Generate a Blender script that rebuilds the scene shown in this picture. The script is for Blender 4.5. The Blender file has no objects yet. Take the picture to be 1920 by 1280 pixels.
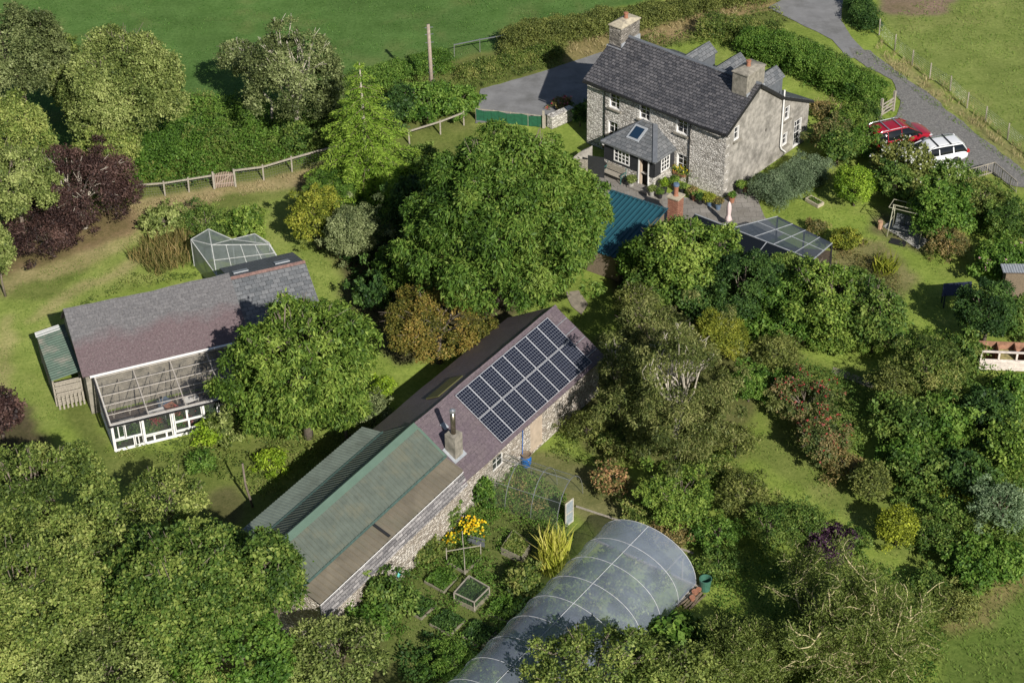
import bpy, bmesh, math, random
import numpy as np
from mathutils import Vector, Matrix
R = math.radians
rng = np.random.default_rng(7)
random.seed(7)
scene = bpy.context.scene
C = scene.collection

# ---------------------------------------------------------------- camera, world, sun, exposure
F_PX, PITCH, ROLL, CAM_H = 3635.65, R(35.901), R(-1.097), 63.871
_fw = np.array([0, math.cos(PITCH), -math.sin(PITCH)])
_rt = np.array([1.0, 0, 0]); _up = np.cross(_rt, _fw)
RT = _rt*math.cos(ROLL) + _up*math.sin(ROLL); UP = -_rt*math.sin(ROLL) + _up*math.cos(ROLL)
cam_d = bpy.data.cameras.new('camera'); cam = bpy.data.objects.new('camera', cam_d); C.objects.link(cam)
cam_d.sensor_width = 36.0; cam_d.lens = 36.0*F_PX/1920.0; cam_d.clip_start = 1.0; cam_d.clip_end = 5000
mw = Matrix.Identity(4)
for i in range(3):
    mw[i][0] = RT[i]; mw[i][1] = UP[i]; mw[i][2] = -_fw[i]
mw[2][3] = CAM_H
cam.matrix_world = mw
scene.camera = cam

SUN_EL, SUN_AZ = R(34.5), R(-66)          # azimuth of the sun, counter-clockwise from +X
sdir = Vector((math.cos(SUN_AZ)*math.cos(SUN_EL), math.sin(SUN_AZ)*math.cos(SUN_EL), math.sin(SUN_EL)))
ld = bpy.data.lights.new('sun', 'SUN'); ld.energy = 5.0; ld.angle = R(0.53); ld.color = (1.0, 0.95, 0.88)
lo = bpy.data.objects.new('sun', ld); C.objects.link(lo); lo.location = (0, 60, 90)
lo.rotation_euler = sdir.to_track_quat('Z', 'Y').to_euler()
world = bpy.data.worlds.new('World'); scene.world = world; world.use_nodes = True
wn = world.node_tree.nodes; wl = world.node_tree.links
sky = wn.new('ShaderNodeTexSky'); sky.sky_type = 'NISHITA'; sky.sun_disc = False
sky.sun_elevation = SUN_EL; sky.sun_rotation = R(90) - SUN_AZ
wl.new(sky.outputs[0], wn['Background'].inputs[0]); wn['Background'].inputs[1].default_value = 0.055
scene.view_settings.view_transform = 'Standard'; scene.view_settings.look = 'None'
scene.view_settings.exposure = 0.30; scene.view_settings.gamma = 1.0
scene.render.engine = 'CYCLES'

# ---------------------------------------------------------------- placing helpers
def W(px, py, z=0.0):
    """point of the world at height z that the photograph shows at pixel (px, py)"""
    d = _fw + RT*(px-960)/F_PX - UP*(py-640)/F_PX
    t = (z-CAM_H)/d[2]
    return Vector((d[0]*t, d[1]*t, z))
def scale_at(p):
    d = np.array(p) - np.array([0, 0, CAM_H]); depth = float(d @ _fw)
    return F_PX/depth, math.asin(-d[2]/np.linalg.norm(d))

# ---------------------------------------------------------------- objects and tags
def tag(o, label=None, cat=None, group=None, kind=None):
    if label: o['label'] = label
    if cat: o['category'] = cat
    if group: o['group'] = group
    if kind: o['kind'] = kind
    return o
def empty(name, loc=(0, 0, 0), rz=0.0, label=None, cat=None, group=None):
    o = bpy.data.objects.new(name, None); C.objects.link(o); o.location = loc; o.rotation_euler = (0, 0, rz)
    o.empty_display_size = .3
    return tag(o, label, cat, group)
def copy_tree(o, parent=None):
    c = o.copy(); C.objects.link(c)
    if parent: c.parent = parent
    for ch in list(o.children): copy_tree(ch, c)
    return c

def np_mesh(name, V, Fq, mat, parent=None, attr=None, smooth=False, loc=None):
    """V (n,3), Fq (m,k) index array -> one mesh object"""
    V = np.asarray(V, dtype=np.float32); Fq = np.asarray(Fq, dtype=np.int32)
    if loc is not None: V = V - np.array(loc, dtype=np.float32)
    m, k = Fq.shape
    me = bpy.data.meshes.new(name)
    me.vertices.add(len(V)); me.vertices.foreach_set('co', V.ravel())
    me.loops.add(m*k); me.loops.foreach_set('vertex_index', Fq.ravel())
    me.polygons.add(m); me.polygons.foreach_set('loop_start', np.arange(0, m*k, k, dtype=np.int32))
    if smooth: me.polygons.foreach_set('use_smooth', np.ones(m, dtype=bool))
    if attr is not None:
        a = me.attributes.new('tint', 'FLOAT', 'POINT'); a.data.foreach_set('value', np.asarray(attr, dtype=np.float32))
    me.update(calc_edges=True)
    if mat: me.materials.append(mat)
    o = bpy.data.objects.new(name, me); C.objects.link(o)
    if loc is not None: o.location = loc
    if parent: o.parent = parent
    return o

class MB:
    """collects faces of one part"""
    def __init__(s): s.v = []; s.f = []
    def poly(s, pts):
        n = len(s.v); s.v += [Vector(p) for p in pts]; s.f.append(tuple(range(n, n+len(pts)))); return s
    def prism(s, pts, d):
        d = Vector(d); n = len(s.v); k = len(pts)
        s.v += [Vector(p) for p in pts] + [Vector(p)+d for p in pts]
        s.f.append(tuple(range(n+k-1, n-1, -1))); s.f.append(tuple(range(n+k, n+2*k)))
        for i in range(k):
            j = (i+1) % k; s.f.append((n+i, n+j, n+k+j, n+k+i))
        return s
    def box(s, c, size, rz=0.0, ax=None):
        sx, sy, sz = [q/2 for q in size]
        if ax is None:
            ux = Vector((math.cos(rz), math.sin(rz), 0)); uy = Vector((-math.sin(rz), math.cos(rz), 0)); uz = Vector((0, 0, 1))
        else: ux, uy, uz = [Vector(a).normalized() for a in ax]
        c = Vector(c)
        return s.prism([c-ux*sx-uy*sy-uz*sz, c+ux*sx-uy*sy-uz*sz, c+ux*sx+uy*sy-uz*sz, c-ux*sx+uy*sy-uz*sz], uz*2*sz)
    def b3(s, x0, x1, y0, y1, z0, z1): return s.box(((x0+x1)/2, (y0+y1)/2, (z0+z1)/2), (abs(x1-x0), abs(y1-y0), abs(z1-z0)))
    def slab(s, pts, t):
        """sheet of thickness t below the given loop of points"""
        a, b, c = Vector(pts[0]), Vector(pts[1]), Vector(pts[2]); n = (b-a).cross(c-a).normalized()
        if n.z < 0: pts = list(reversed(pts)); n = -n
        return s.prism([Vector(p)-n*t for p in pts], n*t)
    def bar(s, a, b, w, h=None):
        a = Vector(a); b = Vector(b); h = h or w; d = (b-a); L = d.length
        if L < 1e-5: return s
        ux = d.normalized(); up = Vector((0, 0, 1)) if abs(ux.z) < .95 else Vector((1, 0, 0))
        uy = up.cross(ux).normalized(); uz = ux.cross(uy)
        return s.box((a+b)/2, (L, w, h), ax=(ux, uy, uz))
    def tube(s, pts, rad, n=8, cap=True):
        pts = [Vector(p) for p in pts]
        if not hasattr(rad, '__len__'): rad = [rad]*len(pts)
        rings = []; prev = None
        for i, p in enumerate(pts):
            d = (pts[min(i+1, len(pts)-1)]-pts[max(i-1, 0)]).normalized()
            if prev is None:
                u = d.cross(Vector((0, 0, 1)) if abs(d.z) < .9 else Vector((1, 0, 0))).normalized()
            else: u = (prev - d*prev.dot(d)).normalized()
            prev = u; w = d.cross(u); b = len(s.v)
            for k in range(n):
                t = 2*math.pi*k/n; s.v.append(p + (u*math.cos(t)+w*math.sin(t))*rad[i])
            rings.append(b)
        for a, b in zip(rings, rings[1:]):
            for k in range(n):
                j = (k+1) % n; s.f.append((a+k, a+j, b+j, b+k))
        if cap:
            s.f.append(tuple(rings[0]+k for k in range(n-1, -1, -1))); s.f.append(tuple(rings[-1]+k for k in range(n)))
        return s
    def lathe(s, c, prof, n=16, cap=True):
        return s.tube_z(c, prof, n, cap)
    def tube_z(s, c, prof, n, cap):
        c = Vector(c); rings = []
        for r, z in prof:
            b = len(s.v)
            for k in range(n):
                t = 2*math.pi*k/n; s.v.append(c+Vector((r*math.cos(t), r*math.sin(t), z)))
            rings.append(b)
        for a, b in zip(rings, rings[1:]):
            for k in range(n):
                j = (k+1) % n; s.f.append((a+k, a+j, b+j, b+k))
        if cap:
            s.f.append(tuple(rings[0]+k for k in range(n-1, -1, -1))); s.f.append(tuple(rings[-1]+k for k in range(n)))
        return s
    def build(s, name, mat, parent=None, smooth=False, bevel=0.0, tri=False):
        me = bpy.data.meshes.new(name); me.from_pydata([tuple(v) for v in s.v], [], s.f)
        if mat: me.materials.append(mat)
        uv = me.uv_layers.new(name='UVMap'); dat = np.zeros((len(me.loops), 2), np.float32); Z = Vector((0, 0, 1))
        for p in me.polygons:
            n = p.normal
            if abs(n.z) > .995: u, v = Vector((1, 0, 0)), Vector((0, 1, 0))
            else: u = Z.cross(n).normalized(); v = n.cross(u)
            for li in p.loop_indices:
                co = me.vertices[me.loops[li].vertex_index].co; dat[li] = (co.dot(u), co.dot(v))
            if smooth: p.use_smooth = True
        uv.data.foreach_set('uv', dat.ravel())
        o = bpy.data.objects.new(name, me); C.objects.link(o)
        if parent: o.parent = parent
        if bevel:
            b = o.modifiers.new('bevel', 'BEVEL'); b.width = bevel; b.segments = 2; b.limit_method = 'ANGLE'
        return o

def corrugated(mb, P0, U, V, nu, pitch, amp, trap=False):
    """ribbed sheet: corner P0, ribs repeat along U, run along V"""
    P0, U, V = Vector(P0), Vector(U), Vector(V); L = U.length; u = U.normalized(); nrm = U.cross(V).normalized()
    if nrm.z < 0: nrm = -nrm
    xs = []; x = 0.0
    if trap: st = [(0, 0), (.72, 0), (.80, 1), (.92, 1), (1.0, 0)]
    else: st = [(0, 0), (.17, .5), (.33, 1), (.5, 1), (.67, .5), (.83, 0)]
    while x < L:
        for a, h in st[:-1] if trap else st:
            if x+a*pitch <= L: xs.append((x+a*pitch, h*amp))
        x += pitch
    b = len(mb.v); k = len(xs)
    for vv in (Vector((0, 0, 0)), V):
        for x, h in xs: mb.v.append(P0+vv+u*x+nrm*h)
    for i in range(k-1): mb.f.append((b+i, b+i+1, b+k+i+1, b+k+i))
    return mb

def wall(mb, P0, U, Nout, x0, x1, top, openings=(), depth=.16, kinks=(), z0=0.0):
    """wall face in the plane P0 + x*U + z*Z, with real openings and reveals"""
    P0, U, Nout = Vector(P0), Vector(U).normalized(), Vector(Nout).normalized(); Z = Vector((0, 0, 1))
    tf = top if callable(top) else (lambda x: top)
    P = lambda x, z, d=0: P0+U*x+Z*z-Nout*d
    xs = sorted(set([x0, x1]+[o[0] for o in openings]+[o[1] for o in openings]+list(kinks)))
    for a, b in zip(xs, xs[1:]):
        m = (a+b)/2; ops = sorted([(o[2], o[3]) for o in openings if o[0] <= m <= o[1]])
        z = z0
        for lo_, hi in ops:
            if lo_ > z: mb.poly([P(a, z), P(b, z), P(b, lo_), P(a, lo_)])
            z = hi
        mb.poly([P(a, z), P(b, z), P(b, tf(b)), P(a, tf(a))])
    for (a, b, c, d) in openings:
        mb.poly([P(a, c), P(b, c), P(b, c, depth), P(a, c, depth)]); mb.poly([P(a, d), P(a, d, depth), P(b, d, depth), P(b, d)])
        mb.poly([P(a, c), P(a, c, depth), P(a, d, depth), P(a, d)]); mb.poly([P(b, c), P(b, d), P(b, d, depth), P(b, c, depth)])
    return mb

def sag(o, amp=.03, ph=0.0):
    """long roof edges wander a little, as old roofs do"""
    bm = bmesh.new(); bm.from_mesh(o.data); es = [e for e in bm.edges if abs((e.verts[0].co-e.verts[1].co).x) > 3]
    if es: bmesh.ops.subdivide_edges(bm, edges=es, cuts=16, use_grid_fill=True)
    for v in bm.verts: v.co.z += amp*(math.sin(v.co.x*.55+ph)+.5*math.sin(v.co.x*1.7+ph*2)+.25*math.sin(v.co.x*4.1)); v.co.y += amp*.6*math.sin(v.co.x*1.1+ph)
    bm.to_mesh(o.data); bm.free(); return o
# ---------------------------------------------------------------- materials
def newmat(name):
    m = bpy.data.materials.new(name); m.use_nodes = True; nt = m.node_tree
    b = nt.nodes['Principled BSDF']; return m, nt, b
def nd(nt, t, **kw):
    n = nt.nodes.new('ShaderNode'+t)
    for k, v in kw.items():
        if k.startswith('i_'):
            key = k[2:].replace('_', ' ')
            n.inputs[key].default_value = v
        else: setattr(n, k, v)
    return n
def ramp(nt, stops, src, interp='LINEAR'):
    r = nt.nodes.new('ShaderNodeValToRGB'); cr = r.color_ramp; cr.interpolation = interp
    while len(cr.elements) > 1: cr.elements.remove(cr.elements[0])
    cr.elements[0].position = stops[0][0]; cr.elements[0].color = (*stops[0][1], 1)
    for p, c in stops[1:]:
        e = cr.elements.new(p); e.color = (*c, 1)
    nt.links.new(src, r.inputs[0]); return r.outputs[0]
def mixc(nt, a, b, fac, mode='MIX'):
    m = nt.nodes.new('ShaderNodeMix'); m.data_type = 'RGBA'; m.blend_type = mode
    for s, v in ((m.inputs[0], fac), (m.inputs[6], a), (m.inputs[7], b)):
        if hasattr(v, 'links') or isinstance(v, bpy.types.NodeSocket): nt.links.new(v, s)
        else: s.default_value = v if not hasattr(v, '__len__') else (*v[:3], 1)
    return m.outputs[2]
def bump(nt, b, h, strength=.5, dist=.02):
    n = nd(nt, 'Bump', i_Strength=strength, i_Distance=dist); nt.links.new(h, n.inputs['Height']); nt.links.new(n.outputs[0], b.inputs['Normal'])
def coord(nt, kind='Object', sc=(1, 1, 1)):
    t = nt.nodes.new('ShaderNodeTexCoord'); m = nt.nodes.new('ShaderNodeMapping'); m.inputs['Scale'].default_value = sc
    nt.links.new(t.outputs[kind], m.inputs[0]); return m.outputs[0]
def noise(nt, co, scale, detail=4, rough=.6, w=None):
    n = nd(nt, 'TexNoise', i_Scale=scale, i_Detail=detail, i_Roughness=rough); nt.links.new(co, n.inputs['Vector']); return n.outputs[0]

def plain(name, col, rough=.7, metal=0.0, var=.25, scale=6.0, spec=None, bmp=0.0, stain=None):
    m, nt, b = newmat(name); co = coord(nt)
    d = tuple(c*(1-var) for c in col); l = tuple(min(1, c*(1+var)) for c in col)
    o = ramp(nt, [(.3, d), (.7, l)], noise(nt, co, scale))
    if stain:
        o = mixc(nt, o, stain, ramp(nt, [(.5, (0, 0, 0)), (.68, (1, 1, 1))], noise(nt, co, scale*.35, 6, .7)))
    nt.links.new(o, b.inputs['Base Color']); b.inputs['Roughness'].default_value = rough; b.inputs['Metallic'].default_value = metal
    if spec is not None: b.inputs['Specular IOR Level'].default_value = spec
    if bmp: bump(nt, b, noise(nt, co, scale*4, 5), bmp)
    return m

def leafmat(name, stops, trans=.27, rough=.58, spec=.25):
    m, nt, b = newmat(name)
    a = nd(nt, 'Attribute', attribute_name='tint')
    o = ramp(nt, stops, a.outputs['Fac'])
    nt.links.new(o, b.inputs['Base Color']); b.inputs['Roughness'].default_value = rough
    b.inputs['Specular IOR Level'].default_value = spec
    t = nd(nt, 'BsdfTranslucent'); o2 = mixc(nt, o, (1.25, 1.35, .6), 1.0, 'MULTIPLY'); nt.links.new(o2, t.inputs[0])
    mx = nd(nt, 'MixShader'); mx.inputs[0].default_value = trans
    nt.links.new(b.outputs[0], mx.inputs[1]); nt.links.new(t.outputs[0], mx.inputs[2])
    nt.links.new(mx.outputs[0], nt.nodes['Material Output'].inputs[0]); return m

def slatemat(name, c1, c2, w=.3, h=.2, patch=None, lich=None, rough=.6, bmp=.6, var=1.0, mort=.014, split=None):
    m, nt, b = newmat(name); uv = coord(nt, 'UV')
    dist = mixc(nt, uv, nd(nt, 'TexNoise', i_Scale=9.0).outputs[1], .012)
    br = nd(nt, 'TexBrick', offset=.5, i_Scale=1.0); nt.links.new(dist, br.inputs['Vector'])
    br.inputs['Brick Width'].default_value = w; br.inputs['Row Height'].default_value = h
    br.inputs['Mortar Size'].default_value = mort; br.inputs['Mortar Smooth'].default_value = .3; br.inputs['Bias'].default_value = 0
    br.inputs['Color1'].default_value = (*c1, 1); br.inputs['Color2'].default_value = (*c2, 1)
    br.inputs['Mortar'].default_value = tuple(x*.35 for x in c1)+(1,)
    o = br.outputs[0]
    n2 = noise(nt, uv, .55, 6, .65)
    if split:
        sv = nd(nt, 'SeparateXYZ'); nt.links.new(uv, sv.inputs[0]); mm = nd(nt, 'Math', operation='MULTIPLY_ADD'); nt.links.new(n2, mm.inputs[0]); mm.inputs[1].default_value = 2.4; nt.links.new(sv.outputs[1], mm.inputs[2])
        mr0 = nd(nt, 'MapRange'); nt.links.new(mm.outputs[0], mr0.inputs[0]); mr0.inputs[1].default_value = split[0]+1.0; mr0.inputs[2].default_value = split[0]+1.9; mr0.inputs[3].default_value = .75; mr0.inputs[4].default_value = 0.0
        o = mixc(nt, o, split[1], mr0.outputs[0])
    if patch: o = mixc(nt, o, patch, ramp(nt, [(.42, (0, 0, 0)), (.62, (.75, .75, .75))], n2))
    nf = noise(nt, uv, 7.0, 6, .75)
    o = mixc(nt, o, ramp(nt, [(.3, (.6, .6, .6)), (.7, (1.35, 1.35, 1.35))], nf), 1.0*var, 'MULTIPLY')
    if lich: o = mixc(nt, o, lich, ramp(nt, [(.56, (0, 0, 0)), (.68, (.8, .8, .8))], noise(nt, uv, 13, 4, .7)))
    nt.links.new(o, b.inputs['Base Color']); b.inputs['Roughness'].default_value = rough
    # each course steps down to its lower edge
    sep = nd(nt, 'SeparateXYZ'); nt.links.new(dist, sep.inputs[0])
    dv = nd(nt, 'Math', operation='DIVIDE'); nt.links.new(sep.outputs[1], dv.inputs[0]); dv.inputs[1].default_value = h
    fr = nd(nt, 'Math', operation='FRACT'); nt.links.new(dv.outputs[0], fr.inputs[0])
    sb = nd(nt, 'Math', operation='SUBTRACT'); sb.inputs[0].default_value = 1.0; nt.links.new(fr.outputs[0], sb.inputs[1])
    ad = nd(nt, 'Math', operation='ADD'); nt.links.new(sb.outputs[0], ad.inputs[0])
    ml = nd(nt, 'Math', operation='MULTIPLY'); nt.links.new(nf, ml.inputs[0]); ml.inputs[1].default_value = 1.2; nt.links.new(ml.outputs[0], ad.inputs[1])
    mr = nd(nt, 'Math', operation='MULTIPLY_ADD'); nt.links.new(br.outputs['Fac'], mr.inputs[0]); mr.inputs[1].default_value = -.8; nt.links.new(ad.outputs[0], mr.inputs[2])
    bump(nt, b, mr.outputs[0], bmp, .02)
    return m

def stonemat(name, cols, mortar, sx=3.2, sy=5.5, bmp=.8, stain=None, mw_=.09):
    m, nt, b = newmat(name); uv = coord(nt, 'UV', (sx, sy, 1))
    nz = nd(nt, 'TexNoise', i_Scale=1.3, i_Detail=3.0); nt.links.new(uv, nz.inputs['Vector'])
    d = mixc(nt, uv, nz.outputs[1], .35, 'ADD')
    v = nd(nt, 'TexVoronoi', i_Scale=1.0, i_Randomness=.95); nt.links.new(d, v.inputs['Vector'])
    ve = nd(nt, 'TexVoronoi', feature='DISTANCE_TO_EDGE', i_Scale=1.0, i_Randomness=.95); nt.links.new(d, ve.inputs['Vector'])
    sp = nd(nt, 'SeparateColor'); nt.links.new(v.outputs['Color'], sp.inputs[0])
    o = ramp(nt, cols, sp.outputs[0], 'LINEAR')
    fine = noise(nt, uv, 5.0, 6, .75)
    o = mixc(nt, o, ramp(nt, [(.3, (.38, .36, .34)), (.48, (1, 1, 1)), (.75, (1.3, 1.3, 1.3))], fine), 1.0, 'MULTIPLY')
    edge = ramp(nt, [(mw_*.4, (1, 1, 1)), (mw_, (0, 0, 0))], ve.outputs[0])
    o = mixc(nt, o, mortar, edge)
    if stain: o = mixc(nt, o, stain, ramp(nt, [(.48, (0, 0, 0)), (.7, (.7, .7, .7))], noise(nt, uv, .25, 6, .7)))
    nt.links.new(o, b.inputs['Base Color']); b.inputs['Roughness'].default_value = .9
    h = nd(nt, 'Math', operation='ADD'); nt.links.new(ramp(nt, [(0, (0, 0, 0)), (.22, (1, 1, 1))], ve.outputs[0]), h.inputs[0]); nt.links.new(fine, h.inputs[1])
    bump(nt, b, h.outputs[0], bmp, .05)
    return m

def filmmat(name, tint, alpha, rough=.25, diff=(.6, .65, .68), dirt=.0, scale=1.2):
    """thin clear or milky sheet: part see-through, part scattering, part mirror"""
    m, nt, b = newmat(name); out = nt.nodes['Material Output']
    tr = nd(nt, 'BsdfTransparent'); tr.inputs[0].default_value = (*tint, 1)
    df = nd(nt, 'BsdfDiffuse'); df.inputs[0].default_value = (*diff, 1)
    tl = nd(nt, 'BsdfTranslucent'); tl.inputs[0].default_value = (*diff, 1)
    m1 = nd(nt, 'MixShader'); m1.inputs[0].default_value = .5; nt.links.new(df.outputs[0], m1.inputs[1]); nt.links.new(tl.outputs[0], m1.inputs[2])
    co = coord(nt); al = ramp(nt, [(.3, (alpha-dirt,)*3), (.7, (min(1, alpha+dirt),)*3)], noise(nt, co, scale, 5, .65))
    m2 = nd(nt, 'MixShader'); nt.links.new(al, m2.inputs[0]); nt.links.new(m1.outputs[0], m2.inputs[1]); nt.links.new(tr.outputs[0], m2.inputs[2])
    gl = nd(nt, 'BsdfGlossy'); gl.inputs['Roughness'].default_value = rough
    fr = nd(nt, 'Fresnel'); gm = nd(nt, 'NewGeometry')
    io = nd(nt, 'MapRange'); nt.links.new(gm.outputs['Backfacing'], io.inputs[0]); io.inputs[3].default_value = 1.4; io.inputs[4].default_value = 1/1.4
    nt.links.new(io.outputs[0], fr.inputs[0])
    bp = nd(nt, 'Bump', i_Strength=.25, i_Distance=.05); nt.links.new(noise(nt, co, 1.5, 3), bp.inputs['Height'])
    nt.links.new(bp.outputs[0], fr.inputs['Normal']); nt.links.new(bp.outputs[0], gl.inputs['Normal'])
    m3 = nd(nt, 'MixShader'); nt.links.new(fr.outputs[0], m3.inputs[0]); nt.links.new(m2.outputs[0], m3.inputs[1]); nt.links.new(gl.outputs[0], m3.inputs[2])
    nt.links.new(m3.outputs[0], out.inputs[0]); return m
# ---------------------------------------------------------------- foliage
def unit(a): return a/np.maximum(np.linalg.norm(a, axis=-1, keepdims=True), 1e-9)
def leaf_arrays(P, N, L, Wd, T=None):
    n = len(P); N = unit(N)
    if T is None: T = rng.normal(size=(n, 3))
    T = unit(T - N*np.sum(T*N, 1, keepdims=True)); B = np.cross(N, T)
    L = np.broadcast_to(np.asarray(L, float), (n,))[:, None]; Wd = np.broadcast_to(np.asarray(Wd, float), (n,))[:, None]
    V = np.stack([P-T*L*.5, P+B*Wd*.5+N*L*.08, P+T*L*.5, P-B*Wd*.5+N*L*.08], 1).reshape(-1, 3)
    return V, np.arange(4*n, dtype=np.int32).reshape(n, 4)
def leaves(name, P, N, L, Wd, tint, mat, parent=None, T=None, loc=None):
    V, Fq = leaf_arrays(P, N, L, Wd, T)
    return np_mesh(name, V, Fq, mat, parent, np.repeat(tint, 4), loc=loc)

def tufts_on_lobes(c, rad, lobes, lr, spacing, per, leaf, flat=.35, droop=0.0, cull=.58):
    """lobes (k,3) world centres; lr (k,) radii -> leaf P,N,T,tint"""
    out = []
    for i, (q, r) in enumerate(zip(lobes, lr)):
        k = max(6, int(2.6*math.pi*r*r/spacing**2)); o = unit((q-c)/rad)
        d = unit(rng.normal(size=(k, 3)) + o*.8 + np.array([0, 0, .5])); rr = r*(1-np.abs(rng.normal(size=(k, 1)))*.22)*rng.uniform(.95, 1.18, size=(k, 1))
        p = q + d*rr*np.array([1, 1, .85])
        m = np.linalg.norm((p-c)/rad, axis=1) > cull
        p, d = p[m], d[m]
        out.append(np.concatenate([p, d, np.full((len(p), 1), rng.normal()*.15)], 1))
    A = np.concatenate(out); A[:, 6] += rng.normal(size=len(A))*.13
    A = np.repeat(A, per, 0); n = len(A)
    g = rng.normal(size=(n, 3)); P = A[:, :3] + g*spacing*np.array([.42, .42, .28])
    N = unit(A[:, 3:6]*.6 + rng.normal(size=(n, 3))*.72 + np.array([0, 0, flat]))
    T = unit(g + A[:, 3:6]*.4 + np.array([0, 0, -droop]))
    tint = np.clip(.5 + A[:, 6] + rng.normal(size=n)*.19, 0.01, .99)
    return P, N, T, tint

def lobe_set(c, rad, n, lr, low=-.45, jit=.3, inner=True, wild=0):
    c = np.array(c); rad = np.array(rad); i = np.arange(n)+.5; bd_ = unit(rng.normal(size=(7, 3))); ba_ = rng.uniform(-.20-.14*wild, .10+.14*wild, 7)
    z = 1-(1-low)*i/n; ph = i*2.39996+rng.uniform(0, 6.28); s = np.sqrt(np.maximum(0, 1-z*z))
    d = np.stack([s*np.cos(ph), s*np.sin(ph), z], 1) + rng.normal(size=(n, 3))*.10
    rr = (1-rng.uniform(0, jit, n))*(1+np.maximum(0, unit(d)@bd_.T-.45).dot(ba_)*1.9)
    lrs = lr*rng.uniform(.5, 1.35, n)
    k = np.maximum(.15, 1-lrs.reshape(-1, 1)/np.maximum(rad, lr*1.05))
    L = c + d*rad*k*rr[:, None]
    if inner:
        m = max(3, n//3); dd = unit(rng.normal(size=(m, 3)))*rng.uniform(.25, .6, (m, 1)); dd[:, 2] = np.abs(dd[:, 2])*.8-.1
        L = np.concatenate([L, c+dd*rad]); lrs = np.concatenate([lrs, lr*rng.uniform(.8, 1.2, m)])
    return L, lrs

STY = dict(  # leaf length, width, tuft spacing, leaves per tuft, droop, flat
    oak=(.13, .078, .25, 9, .1, .45), broad=(.155, .095, .26, 9, .35, .4), fine=(.12, .05, .22, 7, .2, .3),
    hang=(.21, .075, .26, 9, 1.1, .2), weep=(.15, .05, .25, 8, 1.6, .1), small=(.10, .065, .17, 6, .1, .4), big=(.34, .26, .33, 4, .3, .7),
    needle=(.11, .035, .17, 8, .0, .2), sparse=(.13, .06, .30, 5, .2, .3))
def branch_mb(mb, a, b, r0, r1, bend=.15, n=5, sides=5):
    a = Vector(a); b = Vector(b); d = b-a; L = d.length
    off = Vector(rng.normal(size=3)*bend*L); off.z = abs(off.z)*.6
    pts = []
    for i in range(n):
        t = i/(n-1); pts.append(a+d*t+off*math.sin(math.pi*t)*.6+Vector(rng.normal(size=3)*L*.012*(0 < i < n-1)))
    mb.tube(pts, [r0+(r1-r0)*(i/(n-1)) for i in range(n)], sides)
    return pts

def plant(name, cat, label, px, py, hw, hh, bottom, mat, bark=None, style='broad', group=None, nl=None, dens=1.0,
          low=-.5, trunk=True, twigs=0, jit=.27, lrk=None, squash=1.0, trunk_at=None, stretch=None, ldens=.95, wild=0):
    """tree or shrub whose crown fills the photograph's ellipse (px,py,hw,hh) with its foot on the ground"""
    # iterate: crown centre height depends on rz
    z = bottom+1.0; hw = hw*1.1; hh = hh*1.08
    for _ in range(8):
        s, el = scale_at(W(px, py, z)); Rx = hw/s
        rz = math.sqrt(max((hh/s)**2-(Rx*math.sin(el))**2, (.5*Rx)**2*.2))/math.cos(el)
        rz = min(max(rz, .55*Rx, .25), 1.7*Rx+.3); z = bottom + rz*.85
    c = W(px, py, z); foot = Vector((c.x, c.y, 0)) if trunk_at is None else W(*trunk_at)
    root = empty(name, foot, 0, label, cat, group)
    L_, Wd, sp, per, droop, flat = STY[style]
    lr = (lrk or .21)*Rx+.13; rad = np.array([Rx, Rx*(stretch or 1.0), rz])*squash
    if nl is None: nl = int(np.clip(3.4*(Rx*rz)/(lr*lr), 8, 170))
    lob, lrs = lobe_set(c, rad, nl, lr, low, jit+.1*wild, wild=wild)
    if wild:      # straggling side growth and shoots
        k_ = 5+nl//4; a_ = rng.uniform(0, 6.283, k_); e_ = rng.uniform(-.55, .9, k_); rr_ = rng.uniform(.85, 1.22, k_)[:, None]
        lob = np.concatenate([lob, np.array(c)+np.stack([np.cos(a_)*np.cos(e_), np.sin(a_)*np.cos(e_), np.sin(e_)], 1)*rad*rr_]); lrs = np.concatenate([lrs, lr*rng.uniform(.3, .7, k_)])
    lob[:, 2] = np.maximum(lob[:, 2], lrs*.5+.05)
    P, N, T, tint = tufts_on_lobes(np.array(c), rad, lob, lrs*ldens, sp/math.sqrt(dens), per, L_, flat, droop)
    m = P[:, 2] > .02; P, N, T, tint = P[m], N[m], T[m], tint[m]
    sd_ = int(rng.integers(1, 90)); tint = np.clip(tint+(fbm(P[:, 0]+P[:, 2]*.6, P[:, 1]-P[:, 2]*.7, max(.7, Rx*.7), sd_)-.5)*.75, .01, .99)
    n = len(P); sz = np.clip(np.exp(rng.normal(size=n)*.32), .45, 1.9)
    f = np.array(foot)
    leaves('crown' if trunk else 'foliage', P-f, N, L_*sz, Wd*sz, tint, mat, root, T)
    if trunk:
        mb = MB(); H = c.z; r0 = max(.035, .055*Rx)
        base = [Vector((0, 0, -.05)), Vector(rng.normal(size=3)*.02*H)+Vector((0, 0, H*.35)), Vector(c-foot)*.9]
        base[-1].z = max(.3, H*.75)
        mb.tube(base, [r0*1.25, r0*.9, r0*.6], 8)
        for j in range(min(len(lob), 10+int(twigs))):
            q = Vector(lob[j])-foot; t = random.uniform(.3, .95); st = base[1].lerp(base[2], t)
            pts = branch_mb(mb, st, q, r0*.38, r0*.12, .12)
            for _ in range(3 if twigs else 0):
                u = Vector(unit(np.array(q)-np.array(c-foot)+rng.normal(size=3)*.5))
                branch_mb(mb, pts[random.randint(2, 4)], q+u*lrs[j]*random.uniform(.9, 1.5), r0*.13, .012, .14, 4, 4)
        mb.build('trunk', bark or MAT['bark'], root, smooth=True)
    return root

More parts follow.
